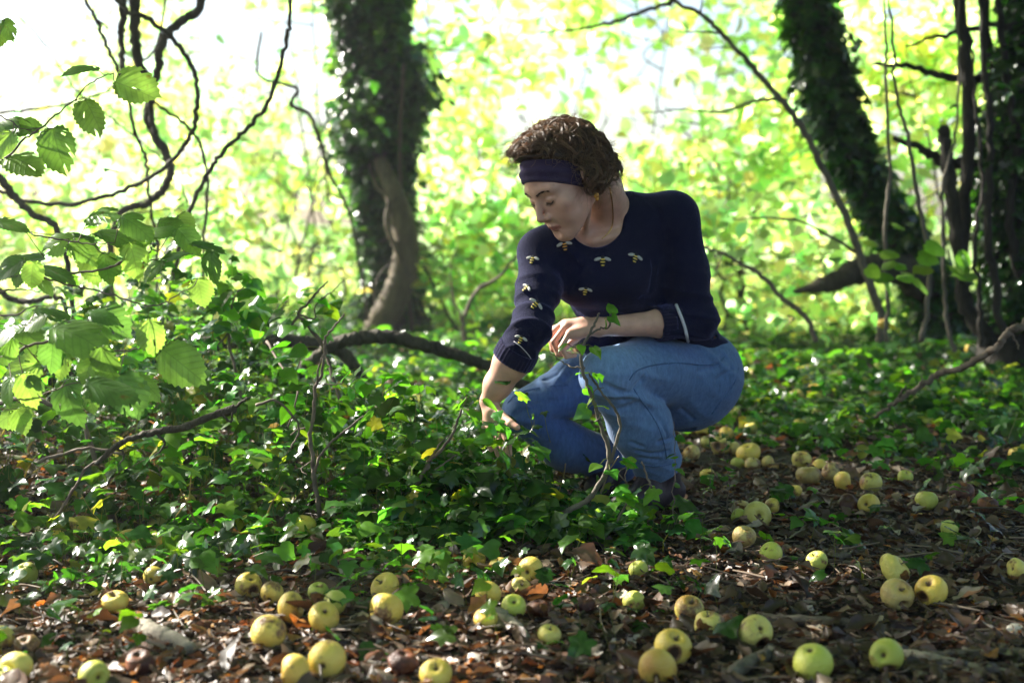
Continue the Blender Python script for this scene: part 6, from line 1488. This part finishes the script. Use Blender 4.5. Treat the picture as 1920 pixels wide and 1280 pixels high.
# headband -------------------------------------------------------------------------------------
bn = nrm(np.array([-.664, 0, .747]))            # plane of the band in head axes
def band_sdf(P):
    q = ((P-HC.astype(f32))@HB.T.astype(f32))/HS
    d = Ell(q, (.0, 0, .032), np.eye(3), (.1035, .0815, .0885)); t = q@bn.astype(f32)-f32(.005)
    d = d - .0022*np.cos(t*2*np.pi/.024+3.2*noise3(q, 9, 80)*.6)*np.exp(-(t/.03)**2)
    return smax(d, np.abs(t)-.027, .006)*HS
M['band'] = knit_mat('purple_knit_band', (.032, .021, .050), (.058, .040, .085), 420)
hc0 = HC-.17; hc1 = HC+.17
V, Q = mesh_sdf(band_sdf, hc0, hc1, .0026); child(new_mesh('headband', V, [Q], M['band']), woman)

# hair: a cap of volume with curling locks over it -----------------------------------------------
def hair_vol(q):
    """in head axes"""
    d = Ell(q, (-.004, 0, .052), np.eye(3), (.106, .087, .083))
    d = smin(d, Ell(q, (.060, .005, .098), np.eye(3), (.052, .055, .034)), .03)            # fringe puffed over the band
    d = smin(d, Ell(q, (-.070, 0, .005), np.eye(3), (.058, .078, .078)), .03)
    d = smin(d, Ell(q, (-.075, .03, -.035), np.eye(3), (.036, .042, .036)), .02)
    d = smin(d, Ell(q, (-.022, .066, -.002), np.eye(3), (.042, .026, .042)), .02)          # over the ear
    d = smin(d, Ell(q, (-.030, -.062, -.005), np.eye(3), (.040, .024, .042)), .02)
    return d
def hair_sdf(P):
    q = ((P-HC.astype(f32))@HB.T.astype(f32))/HS
    d = hair_vol(q) + .007+.005*noise3(q, 24, 93)+.005*noise3(q, 42, 90)+.003*noise3(q, 85, 91)
    t = q@bn.astype(f32)-f32(.005)
    cut = smin(.020-t, .058+q[:, 0]*1.0+.02*0, .01) if False else np.minimum(.024-t, (q[:, 0]-.020))   # above the band in front; behind the ear everywhere
    d = smax(d, cut, .008)
    return smax(d, -(q[:, 2]+.060), .01)*HS
def hair_mat():
    m, n, l, p, out = mat_new('brown_hair')
    a = N(n, 'ShaderNodeAttribute', attribute_name='col'); l.new(a.outputs['Color'], p.inputs['Base Color'])
    p.inputs['Roughness'].default_value = .38; p.inputs['Specular IOR Level'].default_value = .45; p.inputs['Anisotropic'].default_value = .5
    tr = N(n, 'ShaderNodeBsdfTranslucent'); v = N(n, 'ShaderNodeVectorMath', operation='SCALE'); v.inputs['Scale'].default_value = 2.6; l.new(a.outputs['Color'], v.inputs[0]); l.new(v.outputs[0], tr.inputs['Color'])
    ms = N(n, 'ShaderNodeMixShader'); ms.inputs[0].default_value = .3; l.new(p.outputs[0], ms.inputs[1]); l.new(tr.outputs[0], ms.inputs[2]); l.new(ms.outputs[0], out.inputs[0]); return m
M['hair'] = hair_mat()
HV, HQ = mesh_sdf(hair_sdf, HC-.2, HC+.2, .004)
hq = (HV-HC)@HB.T/HS
mb = MB()
def hair_grad(p):
    e = 2e-3; P = np.asarray(p, f32)[None]+np.array([[e, 0, 0], [-e, 0, 0], [0, e, 0], [0, -e, 0], [0, 0, e], [0, 0, -e]], f32); v = hair_vol(P)
    return nrm(np.array([v[0]-v[1], v[2]-v[3], v[4]-v[5]]))
rh = np.random.default_rng(5)
NL = 760
cand = hq[rh.integers(0, len(hq), NL*4)]; cand = cand[(hair_vol(cand.astype(f32)) > -.012)][:NL]
crown = np.array([-.045, -.015, .125])
tb = lambda p: float(p@bn)-.005
for k, p0 in enumerate(cand):
    p = p0.copy(); v = p-crown; nn = hair_grad(p); v = nrm(v-nn*(v@nn)+rh.normal(size=3)*.30); L = rh.uniform(.05, .115); ns = 14
    curlr = rh.uniform(.004, .010); turns = rh.uniform(.55, 1.35); p1 = rh.uniform(0, 6.28); pts = []
    flick = rh.random() < .0; lift0 = rh.uniform(-.002, .009)
    for s in range(ns):
        t = s/(ns-1); nn = hair_grad(p); b = np.cross(nn, v); cu = curlr*(.5+.8*t)
        pts.append(p + nn*(.0015+lift0*math.sin(3.14*min(1, t*1.3+.1))+cu*(.55+.5*math.sin(p1+turns*6.28*t))) + b*cu*math.cos(p1+turns*6.28*t))
        dd = float(hair_vol(p[None].astype(f32))[0]); p = p+v*L/ns-nn*dd*(.7 if not flick else .0)+nn*(.0022 if flick else 0)
        v = nrm(v-nn*(v@nn)*(1 if not flick else .2)+rh.normal(size=3)*.05+np.array([.0, 0, -.03]))
        if p[0] > .012 and tb(p) < .030: break
        if p[2] < -.055: break
    if len(pts) < 5: continue
    pts = np.array(pts); m = len(pts); tt = np.linspace(0, 1, m); w = rh.uniform(.0022, .0060)
    base_c = np.array([.15, .085, .048])*math.exp(rh.normal()*.3) if rh.random() < .85 else np.array([.22, .13, .07])*math.exp(rh.normal()*.2)
    env = (.35+.55*np.sin(np.pi*np.clip(tt*1.1, 0, 1))+.45*tt**2)[:, None]
    nn0 = hair_grad(p0); t0 = nrm(pts[-1]-pts[0]); bb = nrm(np.cross(nn0, t0))
    for z in range(14):
        a = rh.uniform(0, 6.28); rr = w*math.sqrt(rh.random()); off = (nn0*math.sin(a)+bb*math.cos(a))*rr
        q = pts+off*env+(rh.normal(size=3)*.0008)*tt[:, None]
        wp = HC+HS*(q@HB)
        mb.tube(wp, (.00042+.0003*rh.random())*np.clip(1.05-tt**1.6, .18, 1), 4, col=base_c*math.exp(rh.normal()*.22), close=False)
for k in range(1500):                                                 # fine flyaway hairs round the outline
    p = cand[rh.integers(len(cand))].copy(); nn = hair_grad(p); v = nrm(nn*.5+nrm(p-crown)*.6+rh.normal(size=3)*.5); pts = []; L = rh.uniform(.025, .065); cr = rh.uniform(.002, .006); p1 = rh.uniform(0, 6.28)
    for s in range(8):
        pts.append(H(*(p+nn*.004+cr*np.array([math.sin(p1+s*1.1), math.cos(p1+s*1.1), math.sin(s*.9)])))); p = p+v*L/8; v = nrm(v+rh.normal(size=3)*.2-np.array([0, 0, .05]))
    mb.tube(np.array(pts), lin(.00042, .0002, 8), 3, col=(.20, .12, .065), close=False)
mb.add(HV, [HQ], (.06, .034, .020))
child(mb.build('hair', M['hair'], None, True, True), woman)

# brows, lashes, earring, necklace ---------------------------------------------------------------
M['brow'] = noisy_mat('brow_hair', (.03, .016, .010), (.07, .04, .025), 90, .7, .2, .001)
def hit_head(f, l, u, lift=0.0):
    """closest point of the skin to a place given in head axes, seen from outside the face"""
    o = Vector(H(f+.08, l*1.3, u)); d = Vector(H(f, l, u))-o; h = bo_b.ray_cast(o, d.normalized()); return np.array(h[0])+np.array(h[1])*lift if h[0] is not None else H(f, l, u)
for s in (1, -1):
    mb = MB()
    for k in range(60):
        t = rh.random(); l_ = .010+.036*t; u_ = .0175+.008*math.sin(t*2.0)-.004*t*t+rh.normal()*.0016*(1-.5*t)
        a = hit_head(.09, s*l_, u_, .0004); b = hit_head(.09, s*(l_+.006), u_+.002*(1-1.6*t), .0012); mb.tube(np.array([a, (a+b)/2, b]), [.0006, .0006, .0003], 4, close=False)
    child(mb.build('eyebrow', M['brow']), woman)
    mb = MB(); lid = [hit_head(.09, s*l_, u_, .0006) for l_, u_ in ((.0195, -.006), (.025, -.0088), (.032, -.0102), (.039, -.0092), (.0455, -.0055))]
    lid = spline(lid, 6); mb.tube(lid, np.interp(np.linspace(0, 1, len(lid)), [0, .4, .8, 1], [.0006, .0013, .0015, .0007]), 5)
    for i in range(2, len(lid), 1):
        d = .008*Hf*.75-.006*Hu*(.5+.5*rh.random())+s*Hl*.003*(i/len(lid)-.3); mb.tube(np.array([lid[i], lid[i]+d*.6, lid[i]+d]), [.0005, .0004, .0002], 3, close=False)
    child(mb.build('eyelash', M['brow']), woman)
M['gold'] = noisy_mat('gold', (.70, .42, .10), (.85, .58, .18), 60, .25, .2, .001); M['gold'].node_tree.nodes['Principled BSDF'].inputs['Metallic'].default_value = 1
M['amber'] = noisy_mat('amber_bead', (.45, .18, .03), (.65, .32, .06), 60, .2, .1, .001)
e = H(-.002, .080, -.052)
def ball(c, r, name, mat, par):
    import bmesh
    bm = bmesh.new(); bmesh.ops.create_icosphere(bm, subdivisions=2, radius=r)
    me = bpy.data.meshes.new(name); bm.to_mesh(me); bm.free(); me.materials.append(mat); o = bpy.data.objects.new(name, me); scene.collection.objects.link(o)
    for p in me.polygons: p.use_smooth = True
    me.transform(Matrix.Translation(Vector(c))); return child(o, par)
mb = MB()
for k, (dx, r) in enumerate((((0, 0, 0), .0068), ((.002, -.002, -.010), .0048), ((-.003, -.001, -.004), .004))):
    c = e+np.array(dx); a = np.linspace(0, math.pi, 8)
    mb.tube(np.stack([c[0]+0*a, c[1]+0*a, c[2]+np.cos(a)*r], -1), np.maximum(np.sin(a)*r, 1e-4), 10)
child(mb.build('earring', M['amber']), woman)
pts = [on(bo_b, *p, .0012) for p in ((1143, 352), (1146, 368), (1148, 384), (1149, 398), (1149, 412), (1147, 425), (1140, 438), (1128, 448))]
pts = [p[0] for p in pts if p is not None and p[0][1] < 4.0]
mb = MB(); p = spline(pts, 8); mb.tube(p, .0009+.0007*(np.arange(len(p)) % 2), 6)
child(mb.build('necklace', M['gold']), woman)
tag(woman, 'woman squatting in navy bee sweater, blue jeans and purple headband, reaching into ivy', 'person')
